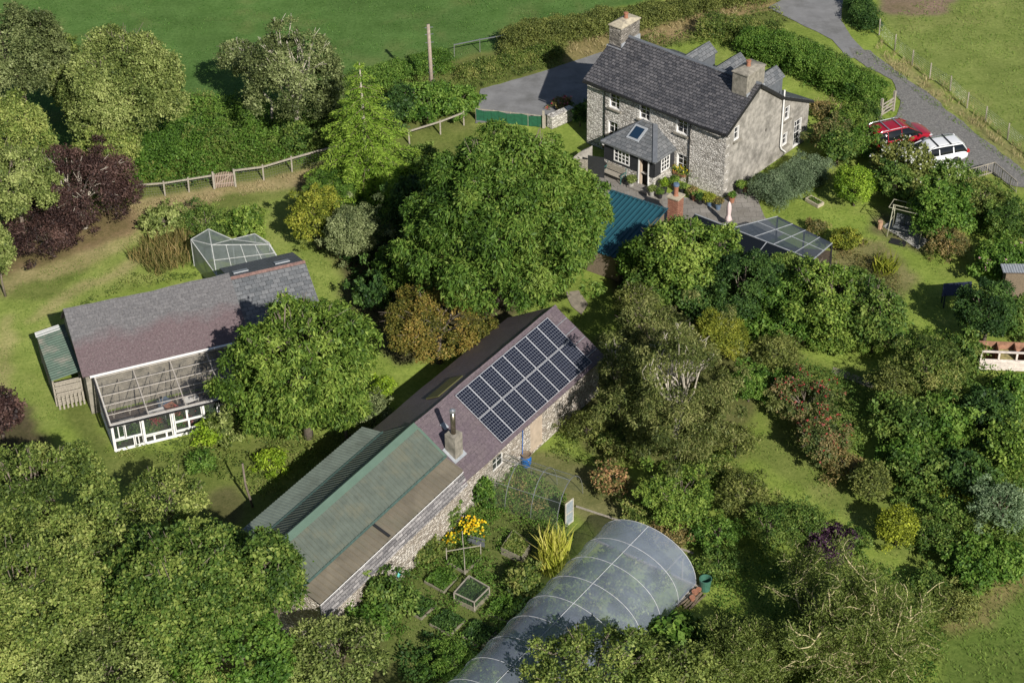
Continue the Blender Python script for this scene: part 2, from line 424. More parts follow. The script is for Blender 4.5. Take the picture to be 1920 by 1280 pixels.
def vnoise(x, y, s, seed=0):
    """smooth value noise 0..1"""
    x = np.asarray(x)/s+seed*17.3; y = np.asarray(y)/s-seed*9.1
    xi = np.floor(x).astype(int); yi = np.floor(y).astype(int); fx = x-xi; fy = y-yi
    fx = fx*fx*(3-2*fx); fy = fy*fy*(3-2*fy)
    def h(a, b):
        q = (a*374761393+b*668265263+seed*974634777) & 0x7fffffff; q = (q ^ (q >> 13))*1274126177 & 0x7fffffff
        return ((q ^ (q >> 16)) & 0xffff)/65535.0
    return (h(xi, yi)*(1-fx)+h(xi+1, yi)*fx)*(1-fy)+(h(xi, yi+1)*(1-fx)+h(xi+1, yi+1)*fx)*fy
def fbm(x, y, s, seed=0): return .55*vnoise(x, y, s, seed)+.3*vnoise(x, y, s/2.3, seed+1)+.15*vnoise(x, y, s/5.1, seed+2)
def inpoly(x, y, poly):
    r = np.zeros(x.shape, bool); n = len(poly)
    for i in range(n):
        x1, y1 = poly[i][:2]; x2, y2 = poly[(i+1) % n][:2]
        if y1 == y2: continue
        c = ((y1 > y) != (y2 > y)) & (x < (x2-x1)*(y-y1)/(y2-y1)+x1); r ^= c
    return r
def scatter(pxpoly, dens, ragged=.3):
    pl = [W(*p) for p in pxpoly]; xs = [p.x for p in pl]; ys = [p.y for p in pl]
    A = (max(xs)-min(xs))*(max(ys)-min(ys)); n = int(A*dens)
    x = rng.uniform(min(xs), max(xs), n); y = rng.uniform(min(ys), max(ys), n)
    jx = x+(fbm(x, y, 1.2, 5)-.5)*2*ragged; jy = y+(fbm(x, y, 1.2, 9)-.5)*2*ragged
    m = inpoly(jx, jy, pl); return x[m], y[m]
def thicket(name, label, cat, pxpoly, mat, h0=.1, h1=.8, style='small', dens=60, scale=1.6, seed=3, kind='stuff', ragged=.3, thresh=0.0):
    """one mass of low growth with a rolling, lumpy top"""
    x, y = scatter(pxpoly, dens, ragged); nz = fbm(x, y, scale, seed)
    if thresh: m = nz > thresh; x, y, nz = x[m], y[m], nz[m]
    L_, Wd, sp, per, droop, flat = STY[style]
    lump = np.abs(vnoise(x, y, scale*.45, seed+4)-.5)*2
    top = h0+(h1-h0)*np.clip((nz-.25)*1.7, 0, 1)*(1-.55*lump)
    z = top*rng.uniform(.45, 1.05, len(x))
    A = np.stack([x, y, np.maximum(z, .03)], 1); t0 = .5+(fbm(x, y, 2.2, seed+7)-.5)*.9+rng.normal(size=len(x))*.1
    A = np.repeat(A, per, 0); t0 = np.repeat(t0, per); g = rng.normal(size=A.shape)
    P = A+g*sp*np.array([.5, .5, .3]); P[:, 2] = np.maximum(P[:, 2], .02)
    N = unit(rng.normal(size=A.shape)*.6+np.array([0, 0, .8])); sz = rng.uniform(.7, 1.3, len(P))
    o = leaves(name, P, N, L_*sz, Wd*sz, np.clip(t0+rng.normal(size=len(P))*.12, .01, .99), mat, None, unit(g))
    return tag(o, label, cat, kind=kind)
def blades(name, label, cat, pxpoly, mat, h=.35, dens=60, w=.02, lean=.35, seed=2, thresh=0.0, kind='stuff', parent=None, pts=None, ragged=.3, clump=.6):
    if pts is None: x, y = scatter(pxpoly, dens, ragged)
    else: x, y = pts
    nz = fbm(x, y, clump, seed)
    if thresh: m = nz > thresh; x, y, nz = x[m], y[m], nz[m]
    n = len(x); hh = h*(.4+nz)*rng.uniform(.6, 1.2, n)
    up = unit(np.stack([rng.normal(size=n)*lean, rng.normal(size=n)*lean, np.ones(n)], 1))
    P = np.stack([x, y, np.zeros(n)], 1)+up*hh[:, None]*.5
    N = rng.normal(size=(n, 3)); N[:, 2] *= .3
    o = leaves(name, P, N, hh, np.full(n, w), np.clip(.5+(nz-.5)*.7+rng.normal(size=n)*.18, .01, .99), mat, parent, up)
    return o if parent else tag(o, label, cat, kind=kind)
def lobes_plant(name, cat, label, lobes, lrs, mat, style='small', group=None, dens=1.0, trunk=None, cull=-1, kind=None, stems=True, bark=None):
    """hedges and odd-shaped shrubs: explicit lobes in world space"""
    lobes = np.array(lobes, float); lrs = np.array(lrs, float); c = lobes.mean(0); foot = Vector((c[0], c[1], 0))
    root = empty(name, foot, 0, label, cat, group)
    if kind: root['kind'] = kind
    L_, Wd, sp, per, droop, flat = STY[style]; out = []
    for q, r in zip(lobes, lrs):
        P, N, T, ti = tufts_on_lobes(q-np.array([0, 0, r]), np.array([1e3]*3)/1e3, [q], [r], sp/math.sqrt(dens), per, L_, flat, droop, cull)
        out.append((P, N, T, ti))
    P, N, T, ti = [np.concatenate(a) for a in zip(*out)]
    m = P[:, 2] > .02; P, N, T, ti = P[m], N[m], T[m], ti[m]; sz = rng.uniform(.7, 1.3, len(P))
    leaves('foliage', P-np.array(foot), N, L_*sz, Wd*sz, ti, mat, root, T)
    if stems:
        mb = MB()
        for j in range(0, len(lobes), max(1, len(lobes)//14)):
            q = Vector(lobes[j])-foot; branch_mb(mb, (q.x+random.uniform(-.2, .2), q.y+random.uniform(-.2, .2), -.02), q, .05, .02)
        mb.build('stems', bark or MAT['bark'], root, smooth=True)
    return root
def hedge(name, label, path, width, height, mat, style='small', group='hedges', step=.55, dens=1.0, cat='hedge', hv=.2):
    """path: pixels at ground level"""
    pts = [W(*p) for p in path]; lob = []; lr = []
    for a, b in zip(pts, pts[1:]):
        d = b-a; n = max(1, int(d.length/step)); side = Vector((-d.y, d.x, 0)).normalized()
        for i in range(n):
            p = a+d*(i/n); hcur = height*(1+hv*(fbm(p.x, p.y, 3.0, 4)-.5)*2)
            rows = max(1, int(round(width/.9))); lev = max(1, int(round(hcur/.75)))
            for r_ in range(rows):
                o = (r_-(rows-1)/2)*width/max(rows, 1)
                for l in range(lev):
                    rr = min(.62, width*.5)*random.uniform(.75, 1.2)
                    zc = (l+.6)/lev*hcur-.1*abs(o)
                    lob.append(tuple(p+side*(o+random.uniform(-.15, .15))+Vector((random.uniform(-.15, .15), random.uniform(-.15, .15), max(.2, zc-.25))))); lr.append(rr)
    return lobes_plant(name, cat, label, lob, lr, mat, style, group, dens, stems=False)
# ---------------------------------------------------------------- palette
MAT = {}
MAT['hoopgrey'] = plain('pale_hoop', (.44, .45, .47), .5)
MAT['bark'] = plain('bark', (.16, .13, .10), .9, var=.35, scale=9)
MAT['palebark'] = plain('pale_bark', (.42, .38, .31), .85, var=.3, scale=7)
MAT['willowbark'] = plain('willow_bark', (.46, .40, .22), .85, var=.3, scale=5)
GAIN = 1.2
def LM(n, a, b, c, **k):
    g_ = 1.0 if n.startswith('flower') or n in ('berry', 'straw', 'peach', 'copper', 'purple') else GAIN
    cc = (1, 1, 1) if g_ == 1.0 else (.92, 1.0, .84)
    MAT[n] = leafmat(n, [(.05, tuple(x*g_*q*.78 for x, q in zip(a, cc))), (.5, tuple(x*g_*q for x, q in zip(b, cc))), (.95, tuple(min(.7, x*g_*q) for x, q in zip(c, cc)))], **k)
LM('oak', (.05, .08, .018), (.15, .19, .045), (.32, .325, .11))
LM('palegreen', (.06, .085, .022), (.16, .19, .055), (.33, .34, .14))
LM('greyoak', (.055, .07, .025), (.14, .16, .065), (.28, .29, .15))
LM('green', (.035, .085, .012), (.085, .155, .025), (.17, .24, .05))
LM('walnut', (.035, .075, .012), (.09, .155, .026), (.19, .24, .055))
LM('bright', (.038, .075, .012), (.10, .16, .026), (.24, .29, .065))
LM('sycamore', (.03, .065, .012), (.085, .135, .026), (.23, .26, .07))
LM('lav', (.06, .085, .05), (.13, .17, .11), (.22, .26, .18))
LM('lime', (.08, .13, .01), (.17, .25, .018), (.31, .38, .04))
LM('conifer', (.05, .105, .016), (.145, .23, .03), (.29, .37, .065))
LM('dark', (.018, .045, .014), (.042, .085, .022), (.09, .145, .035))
LM('copper', (.018, .010, .010), (.045, .024, .021), (.13, .075, .06), trans=.10)
LM('purple', (.02, .008, .018), (.045, .018, .04), (.10, .05, .08), trans=.1)
LM('maple', (.05, .06, .012), (.145, .13, .028), (.30, .19, .055))
LM('golden', (.10, .12, .012), (.22, .24, .025), (.40, .40, .05))
LM('box', (.06, .11, .01), (.14, .22, .02), (.27, .35, .045))
LM('goldgreen', (.07, .09, .012), (.17, .19, .026), (.35, .32, .055))
LM('greyleaf', (.08, .10, .045), (.17, .19, .09), (.29, .30, .17))
LM('silver', (.05, .085, .04), (.12, .17, .10), (.27, .32, .22))
LM('birch', (.045, .062, .018), (.12, .135, .04), (.245, .23, .10))
LM('willow', (.045, .065, .014), (.115, .145, .035), (.23, .25, .075))
LM('olive', (.06, .075, .02), (.13, .145, .04), (.23, .225, .075))
LM('shrub', (.035, .075, .015), (.09, .145, .03), (.19, .23, .06))
LM('crab', (.04, .065, .018), (.105, .125, .04), (.24, .17, .09))
LM('peach', (.07, .10, .025), (.16, .17, .05), (.50, .28, .14))
LM('mixedweed', (.05, .08, .02), (.12, .16, .035), (.27, .25, .09))
LM('rust', (.07, .085, .03), (.17, .135, .055), (.33, .22, .11))
LM('straw', (.20, .17, .07), (.34, .28, .14), (.48, .40, .22), trans=.15)
LM('grass', (.05, .10, .015), (.11, .18, .03), (.22, .25, .07), trans=.15)
LM('grassfield', (.03, .09, .015), (.06, .14, .03), (.12, .2, .05), trans=.15)
LM('flowerwhite', (.5, .5, .45), (.65, .65, .6), (.8, .8, .75))
LM('floweryellow', (.65, .38, .01), (.8, .52, .01), (.85, .62, .03))
LM('flowerpale', (.5, .25, .3), (.65, .4, .42), (.75, .55, .55))
LM('flowerpink', (.45, .03, .08), (.65, .08, .15), (.7, .3, .35))
LM('berry', (.30, .02, .02), (.45, .05, .05), (.55, .20, .18))
LM('corn', (.18, .22, .03), (.38, .36, .06), (.55, .45, .16))
MAT['slate_house'] = slatemat('slate_house', (.046, .047, .054), (.12, .116, .122), .30, .21, lich=(.27, .255, .24), rough=.5, bmp=1.0, mort=.022)
MAT['slate_smooth'] = slatemat('slate_smooth', (.07, .075, .085), (.11, .115, .125), .3, .22, rough=.55, bmp=.4)
MAT['slate_purple'] = slatemat('slate_purple', (.115, .09, .10), (.14, .112, .118), .42, .28, patch=(.12, .092, .108), rough=.5, bmp=.3, mort=.007, lich=(.2, .17, .17))
MAT['slate_barn'] = slatemat('slate_barn', (.115, .112, .115), (.15, .146, .148), .3, .2, lich=(.25, .23, .21), rough=.7, bmp=.4, mort=.006, split=(6.2, (.12, .075, .08)))
MAT['slate_grey'] = slatemat('slate_grey', (.10, .108, .115), (.17, .175, .18), .4, .26, rough=.55, bmp=.4)
MAT['slate_hung'] = slatemat('slate_hung', (.10, .095, .10), (.36, .34, .33), .5, .16, patch=(.11, .105, .11), lich=(.5, .49, .46), rough=.8, bmp=.8)
MAT['rubble'] = stonemat('rubble', [(0, (.28, .26, .23)), (.3, (.58, .55, .50)), (1, (.78, .75, .69))], (.20, .185, .16), 4.6, 9.5, mw_=.07, bmp=.8, stain=(.42, .385, .34))
MAT['rubble_pale'] = stonemat('rubble_pale', [(0, (.34, .29, .25)), (.4, (.64, .58, .50)), (1, (.76, .71, .64))], (.26, .22, .17), 4.2, 8.0, stain=(.36, .30, .23), mw_=.09, bmp=1.0)
MAT['rubble_dark'] = stonemat('rubble_dark', [(0, (.09, .08, .07)), (.5, (.22, .2, .17)), (1, (.36, .33, .29))], (.2, .18, .15), 3.4, 8.0, mw_=.12)
MAT['render'] = plain('old_render', (.30, .28, .245), .92, var=.40, scale=2.6, bmp=.7, stain=(.15, .14, .12))
MAT['cap'] = plain('chimney_mortar', (.42, .37, .27), .9, var=.2, scale=5, stain=(.25, .22, .17))
MAT['grime'] = plain('weathered_cement', (.24, .22, .18), .92, var=.35, scale=4, bmp=.3, stain=(.12, .115, .09))
MAT['dulltile'] = plain('dull_red_tile', (.17, .10, .085), .85, var=.4, scale=9)
MAT['brick'] = slatemat('red_brick', (.28, .12, .075), (.38, .19, .12), .23, .08, rough=.85, bmp=.3, var=.6)
MAT['terracotta'] = plain('terracotta', (.30, .135, .08), .75, var=.25, scale=12)
MAT['white'] = plain('white_paint', (.76, .75, .72), .5, var=.06, scale=8)
MAT['greywood'] = plain('weathered_wood', (.30, .27, .22), .9, var=.35, scale=14)
MAT['brownwood'] = plain('brown_wood', (.17, .13, .09), .85, var=.3, scale=14)
MAT['bluegrey'] = plain('lead_grey', (.115, .125, .14), .55, var=.15, scale=5)
MAT['lead'] = plain('lead_flashing', (.30, .32, .34), .5, var=.2, scale=6)
MAT['black'] = plain('black_paint', (.018, .018, .019), .55, var=.2, scale=7)
MAT['blackboard'] = plain('black_boards', (.022, .023, .026), .6, var=.3, scale=9)
MAT['dark'+'_inside'] = plain('dark_interior', (.012, .011, .010), .9, var=.1)
MAT['metal_green'] = plain('green_coated_steel', (.10, .118, .098), .5, var=.16, scale=2.2, spec=.3, stain=(.13, .135, .10))
MAT['metal_mint'] = plain('mint_ridge_flashing', (.10, .155, .118), .45, var=.08, scale=2)
MAT['eave_green'] = plain('dark_green_trim', (.06, .10, .085), .5)
MAT['metal_brown'] = plain('brown_coated_steel', (.15, .132, .098), .5, var=.2, scale=1.2, stain=(.13, .125, .09))
MAT['metal_grey'] = plain('grey_green_steel', (.155, .185, .155), .42, var=.15, scale=1.6, stain=(.105, .12, .10))
MAT['metal_teal'] = plain('teal_coated_steel', (.018, .075, .10), .4, var=.10, scale=1.5)
MAT['metal_shed'] = plain('old_green_iron', (.06, .10, .072), .55, var=.2, scale=2.5, stain=(.17, .16, .13))
MAT['steel'] = plain('galvanised_steel', (.55, .56, .57), .35, metal=.8, var=.15, scale=6)
MAT['chrome'] = plain('flue_steel', (.30, .26, .20), .28, metal=.9, var=.3, scale=10)
MAT['rubber'] = plain('rubber', (.015, .015, .016), .8, var=.1)
MAT['rope_green'] = plain('green_windbreak_net', (.010, .085, .042), .7, var=.25, scale=5)
MAT['tarmac'] = plain('tarmac', (.19, .19, .19), .9, var=.16, scale=1.1, bmp=.25, stain=(.125, .125, .12))
MAT['gravel'] = plain('gravel', (.17, .165, .155), .95, var=.45, scale=8, bmp=.9, stain=(.12, .12, .115))
MAT['flag'] = slatemat('flagstones', (.20, .185, .165), (.28, .26, .235), .75, .55, rough=.9, bmp=.25, patch=(.17, .155, .13), var=.7)
MAT['soil'] = plain('soil', (.065, .048, .032), .95, var=.4, scale=4, bmp=.8)
MAT['concrete'] = plain('concrete', (.33, .32, .29), .9, var=.2, scale=4, stain=(.2, .2, .17))
MAT['blueplastic'] = plain('blue_plastic', (.01, .12, .42), .4, var=.08)
MAT['greenplastic'] = plain('green_plastic', (.05, .14, .10), .5, var=.2)
MAT['turq'] = plain('turquoise_plastic', (.12, .45, .42), .4, var=.1)
MAT['bluepot'] = plain('blue_glaze', (.10, .15, .22), .35, var=.2)
MAT['orange'] = plain('ochre_board', (.42, .34, .26), .8, var=.15, scale=3)
MAT['pinkcloth'] = plain('pale_pink_canvas', (.62, .50, .48), .85, var=.08)
MAT['cushion'] = plain('slate_cushion', (.10, .11, .115), .85, var=.15)
MAT['frame_olive'] = plain('olive_frame', (.36, .35, .25), .6, var=.15)
def glassmat(n, col=(.01, .012, .016), rough=.06):
    m, nt, b = newmat(n); b.inputs['Base Color'].default_value = (*col, 1); b.inputs['Roughness'].default_value = rough
    b.inputs['Specular IOR Level'].default_value = .6; return m
MAT['glass'] = glassmat('window_glass'); MAT['blueglass'] = glassmat('skylight_glass', (.012, .03, .06), .12); MAT['carglass'] = glassmat('car_glass', (.008, .01, .012), .04)
MAT['skyyellow'] = plain('mossy_skylight', (.09, .09, .035), .4, var=.12)
MAT['film'] = filmmat('tunnel_film', (.92, .95, .98), .64, rough=.2, diff=(.58, .66, .84), dirt=.08, scale=.9)
MAT['poly'] = filmmat('corrugated_plastic', (.93, .92, .90), .87, rough=.15, diff=(.45, .45, .48), dirt=.06, scale=2)
MAT['pane'] = filmmat('garden_glass', (.9, .93, .93), .90, rough=.06, diff=(.25, .28, .28), dirt=.05)
MAT['aviary'] = filmmat('old_plastic_sheet', (.8, .85, .85), .55, rough=.3, diff=(.38, .42, .42), dirt=.12)
MAT['roofglass'] = filmmat('patio_roof_glass', (.42, .47, .52), .55, rough=.12, diff=(.22, .26, .31), dirt=.08)
m, nt, b = newmat('fine_net'); tr_ = nd(nt, 'BsdfTransparent'); df_ = nd(nt, 'BsdfDiffuse'); df_.inputs[0].default_value = (.14, .18, .14, 1); mx_ = nd(nt, 'MixShader'); mx_.inputs[0].default_value = .12
nt.links.new(tr_.outputs[0], mx_.inputs[1]); nt.links.new(df_.outputs[0], mx_.inputs[2]); nt.links.new(mx_.outputs[0], nt.nodes['Material Output'].inputs[0]); MAT['net'] = m
def carpaint(n, col):
    m, nt, b = newmat(n); b.inputs['Base Color'].default_value = (*col, 1); b.inputs['Roughness'].default_value = .32
    b.inputs['Coat Weight'].default_value = .8; b.inputs['Coat Roughness'].default_value = .05; return m
MAT['red'] = carpaint('red_car_paint', (.30, .006, .018)); MAT['whitecar'] = carpaint('white_car_paint', (.74, .75, .76))
MAT['lampred'] = carpaint('tail_lamp', (.45, .01, .01)); MAT['lampclear'] = carpaint('head_lamp', (.5, .5, .52))
# solar cells
m, nt, b = newmat('solar_cells'); uv = coord(nt, 'UV')
br = nd(nt, 'TexBrick', offset=0.0, i_Scale=1.0); nt.links.new(uv, br.inputs['Vector'])
for k, v in (('Brick Width', .1585), ('Row Height', .1585), ('Mortar Size', .006), ('Mortar Smooth', .1)): br.inputs[k].default_value = v
br.inputs['Color1'].default_value = (.006, .007, .016, 1); br.inputs['Color2'].default_value = (.008, .010, .022, 1); br.inputs['Mortar'].default_value = (.24, .26, .30, 1)
nt.links.new(br.outputs[0], b.inputs['Base Color']); b.inputs['Roughness'].default_value = .28; MAT['cells'] = m

# ---------------------------------------------------------------- ground
GX0, GX1, GY0, GY1, GS = -62.0, 62.0, 46.0, 176.0, .25
gx = np.arange(GX0, GX1+.01, GS); gy = np.arange(GY0, GY1+.01, GS); XX, YY = np.meshgrid(gx, gy)
WX = XX+(fbm(XX, YY, 1.6, 31)-.5)*1.1; WY = YY+(fbm(XX, YY, 1.6, 57)-.5)*1.1
LAWN = (.185, .25, .045); DRY = (.34, .275, .14); SOIL_SHADE = (.07, .052, .034); FIELD = (.076, .148, .034); RFIELD = (.16, .205, .05); ROUGH = (.115, .14, .035)  # the dark brown serves bare soil and also painted shade under trees
zones = [  # (pixel polygon, colour, strength)
    ([(-50, 400), (300, 370), (560, 340), (640, 500), (700, 640), (560, 520), (380, 480), (130, 580), (120, 800), (-50, 800)], (.21, .265, .06), .9),
    ([(-300, -60), (1500, -120), (1200, 5), (1100, 25), (950, 95), (700, 140), (560, 200), (300, 300), (-300, 420)], FIELD, 1),
    ([(1640, -80), (1650, 20), (1700, 110), (1780, 165), (1850, 222), (1900, 265), (2100, 400), (2300, -80)], RFIELD, 1),
    ([(1648, -60), (1650, 22), (1700, 30), (1760, 26), (1800, 0), (1830, -60)], (.20, .15, .10), 1),
    ([(1650, 95), (1700, 120), (1780, 178), (1850, 238), (1920, 295), (1920, 320), (1830, 250), (1770, 200), (1690, 140), (1640, 90)], (.22, .20, .09), .8),
    ([(700, 140), (960, 90), (1450, -20), (1500, 40), (1330, 70), (1100, 110), (900, 170), (880, 240), (700, 260)], ROUGH, 1),
    ([(1180, 70), (1300, 20), (1440, -15), (1460, 10), (1330, 48), (1240, 85)], (.27, .20, .10), .8),
    ([(1060, 75), (1140, 60), (1140, 105), (1060, 118)], (.27, .20, .10), .6),
    ([(-50, 300), (230, 300), (240, 350), (640, 290), (780, 240), (900, 230), (900, 330), (620, 330), (560, 360), (400, 400), (250, 420), (100, 560), (-50, 560)], ROUGH, .8),
    ([(250, 372), (420, 350), (560, 318), (660, 290), (660, 325), (560, 350), (430, 362), (330, 400), (240, 430)], DRY, .85),
    ([(10, 505), (140, 470), (250, 425), (280, 440), (210, 480), (120, 515), (60, 520), (0, 560)], DRY, .6),
    ([(40, 610), (130, 540), (260, 480), (275, 490), (170, 540), (90, 590)], DRY, .6),
    ([(-10, 600), (25, 590), (25, 740), (-10, 720)], DRY, .5),
    ([(-40, 440), (60, 420), (260, 380), (250, 440), (60, 500), (-40, 520)], (.16, .10, .06), .7),
    ([(-40, 740), (60, 760), (90, 830), (150, 900), (-40, 900)], SOIL_SHADE, .9),
    ([(110, 770), (160, 740), (210, 850), (430, 830), (640, 800), (690, 760), (720, 800), (600, 900), (440, 1000), (200, 900)], ROUGH, .8),
    ([(380, 925), (440, 900), (465, 950), (440, 985), (390, 970)], SOIL_SHADE, .6),
    ([(640, 480), (740, 440), (1000, 540), (960, 600), (740, 690), (640, 560)], SOIL_SHADE, .85),  # shade under the walnut, painted into the ground colour
    ([(560, 340), (640, 300), (760, 280), (760, 480), (640, 500), (560, 430)], SOIL_SHADE, .7),
    ([(1120, 430), (1310, 440), (1560, 490), (1650, 560), (1690, 650), (1500, 650), (1300, 580), (1150, 540)], SOIL_SHADE, .9),
    ([(1110, 640), (1300, 560), (1420, 640), (1420, 780), (1300, 880), (1120, 860), (1060, 800)], (.09, .085, .035), .8),
    ([(900, 900), (1010, 830), (1180, 900), (1290, 1020), (1320, 1120), (1200, 1060), (1080, 960), (1000, 990)], (.13, .11, .06), .7),
    ([(700, 1180), (760, 1020), (900, 900), (1010, 960), (1120, 1000), (980, 1150), (860, 1290), (700, 1290)], (.095, .115, .035), .8),
    ([(1440, 640), (1640, 700), (1600, 860), (1700, 960), (1900, 640), (1920, 640), (1920, 1280), (1760, 1100), (1640, 1010), (1560, 900), (1440, 800)], ROUGH, .5),
    ([(1560, 450), (1660, 450), (1720, 520), (1640, 600), (1560, 520)], (.17, .12, .08), .6),
    ([(1640, 390), (1750, 430), (1740, 480), (1640, 440)], (.10, .08, .05), .8),
    ([(1330, 440), (1440, 430), (1480, 500), (1400, 500)], SOIL_SHADE, .5),
    ([(1340, 880), (1480, 780), (1600, 930), (1650, 1000), (1560, 960), (1420, 860)], (.145, .175, .045), .7),
    ([(1780, 1090), (1920, 950), (2000, 1000), (1950, 1290), (1750, 1290)], (.10, .15, .03), .9),
    ([(1760, 1180), (1920, 1040), (1940, 1080), (1800, 1200)], (.20, .16, .07), .7),
    ([(560, 1290), (620, 1130), (760, 1040), (700, 1180), (720, 1290)], SOIL_SHADE, .8),
]
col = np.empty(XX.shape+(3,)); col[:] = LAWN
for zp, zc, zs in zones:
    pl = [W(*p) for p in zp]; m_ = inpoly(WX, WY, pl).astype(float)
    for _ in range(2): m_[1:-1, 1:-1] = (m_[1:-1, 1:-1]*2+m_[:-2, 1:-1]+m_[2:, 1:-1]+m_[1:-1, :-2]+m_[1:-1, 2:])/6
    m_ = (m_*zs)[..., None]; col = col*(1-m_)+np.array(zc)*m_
br_ = fbm(XX, YY, 3.5, 77)[..., None]; col = col*(.80+.4*br_)
dry = np.clip((fbm(XX, YY, 2.3, 91)-.55)*4, 0, 1)[..., None]*.22; col = col*(1-dry)+np.array((.21, .19, .075))*dry*(col[..., 1:2]/.17)+0
ny, nx = XX.shape; ZZ = (fbm(XX, YY, 4, 3)-.5)*.05
idx = np.arange(nx*ny).reshape(ny, nx)
Fq = np.stack([idx[:-1, :-1], idx[:-1, 1:], idx[1:, 1:], idx[1:, :-1]], -1).reshape(-1, 4)
m, nt, b = newmat('ground_cover'); a = nd(nt, 'Attribute', attribute_name='ground_colour'); co = coord(nt)
v1 = ramp(nt, [(.3, (.62, .67, .55)), (.5, (1, 1, 1)), (.72, (1.42, 1.3, 1.4))], noise(nt, co, 4.5, 8, .78))
v2 = ramp(nt, [(.3, (.8, .84, .75)), (.7, (1.2, 1.14, 1.25))], noise(nt, co, .6, 5, .6))
o = mixc(nt, mixc(nt, a.outputs['Color'], v1, 1.0, 'MULTIPLY'), v2, 1.0, 'MULTIPLY')
nt.links.new(o, b.inputs['Base Color']); b.inputs['Roughness'].default_value = .95; b.inputs['Specular IOR Level'].default_value = .15
bump(nt, b, noise(nt, co, 9, 6, .75), .6, .05)
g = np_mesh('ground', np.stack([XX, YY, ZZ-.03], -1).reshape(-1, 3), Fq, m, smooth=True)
ca = g.data.attributes.new('ground_colour', 'FLOAT_COLOR', 'POINT')
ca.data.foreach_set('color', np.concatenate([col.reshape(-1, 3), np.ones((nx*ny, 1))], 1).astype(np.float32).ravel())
tag(g, kind='structure')
far = MB().poly([(-2500, -300, -.25), (2500, -300, -.25), (2500, 3500, -.25), (-2500, 3500, -.25)]).build('far_fields', plain('far_grass', (.07, .12, .03), .95, var=.25, scale=.05))
tag(far, kind='structure')
def flat(name, pix, mat, z, edge=.25, n=5):
    """ground sheet with a softly wandering edge"""
    pl = [W(*p) for p in pix]; pts = []
    for a_, b_ in zip(pl, pl[1:]+pl[:1]):
        k = max(1, int((b_-a_).length/.5))
        for i in range(k):
            p = a_.lerp(b_, i/k); d = float(fbm(p.x, p.y, 1.3, 12)-.5)*2*edge; dd = float(fbm(p.x, p.y, 1.3, 44)-.5)*2*edge
            pts.append((p.x+d, p.y+dd, z))
    mb = MB(); mb.poly(pts)
    # make sure it faces up
    a2 = sum(p[0]*q[1]-q[0]*p[1] for p, q in zip(pts, pts[1:]+pts[:1]))
    if a2 < 0: mb.f = [tuple(reversed(mb.f[0]))]
    return tag(mb.build(name, mat), kind='structure')
flat('road', [(893, 232), (900, 168), (1000, 140), (1110, 104), (1165, 86), (1185, 100), (1180, 170), (1100, 190), (1040, 215), (960, 225)], MAT['tarmac'], .012, .12)
flat('road', [(1440, 14), (1480, -10), (1540, -60), (1640, -60), (1580, 0), (1578, 40), (1600, 75), (1630, 105), (1590, 110), (1560, 75), (1500, 45)], MAT['tarmac'], .012, .12)
flat('gravel_drive', [(1585, 88), (1628, 96), (1690, 138), (1770, 200), (1830, 250), (1920, 318), (1960, 360), (1900, 350), (1850, 320), (1800, 330), (1700, 300), (1620, 280), (1600, 250), (1680, 215), (1690, 190), (1670, 150), (1610, 115)], MAT['gravel'], .016, .3)
flat('patio', [(1100, 310), (1130, 318), (1225, 355), (1290, 372), (1354, 376), (1405, 338), (1420, 372), (1434, 408), (1470, 440), (1400, 470), (1300, 440), (1240, 440), (1140, 410), (1110, 350)], MAT['flag'], .016, .06)
flat('hardstanding', [(1140, 395), (1260, 430), (1400, 460), (1560, 470), (1560, 500), (1400, 510), (1140, 480)], MAT['soil'], .008, .1)
MAT['path'] = plain('worn_path', (.23, .20, .15), .95, var=.3, scale=3, bmp=.4)
flat('path', [(1062, 548), (1085, 545), (1100, 570), (1090, 590), (1070, 575)], MAT['path'], .008, .15)
flat('path', [(1560, 690), (1600, 700), (1640, 720), (1640, 732), (1600, 716), (1558, 700)], MAT['path'], .008, .15)
flat('slab', [(1655, 425), (1672, 412), (1742, 452), (1722, 468)], MAT['concrete'], .03, .03)

# ---------------------------------------------------------------- windows
def window(parent, o, u, nrm, w, h, cols, rows, fw_=.06, bar=.028, sill=True, glass='glass', frame='white', name='window', depth=.05, out=0.0):
    """o: lower-left corner on the face of the frame; u along, nrm out of the wall"""
    o, u, nrm = Vector(o), Vector(u).normalized(), Vector(nrm).normalized(); Z = Vector((0, 0, 1)); mb = MB()
    def bx(x0, x1, z0, z1, t, off=0): mb.box(o+u*(x0+x1)/2+Z*(z0+z1)/2-nrm*(t/2-off), (x1-x0, t, z1-z0), ax=(u, nrm.cross(u).cross(u) if False else nrm, Z))
    bx(0, fw_, 0, h, depth+out, out); bx(w-fw_, w, 0, h, depth+out, out); bx(fw_, w-fw_, 0, fw_, depth+out, out); bx(fw_, w-fw_, h-fw_, h, depth+out, out)
    for i in range(1, cols): x = fw_+(w-2*fw_)*i/cols; bx(x-bar/2, x+bar/2, fw_, h-fw_, depth*.6, -.004)
    for j in range(1, rows): z = fw_+(h-2*fw_)*j/rows; bx(fw_, w-fw_, z-bar/2, z+bar/2, depth*.5, -.007)
    f = mb.build(name, MAT[frame], parent)
    g_ = MB(); q = o-nrm*(depth*.7); g_.poly([q, q+u*w, q+u*w+Z*h, q+Z*h]); g_.build('pane', MAT[glass], f)
    if sill:
        s_ = MB(); s_.box(o+u*w/2-Z*.05+nrm*.10, (w+.22, .34, .09), ax=(u, nrm, Z)); s_.build('sill', MAT['grime'], f)
    return f

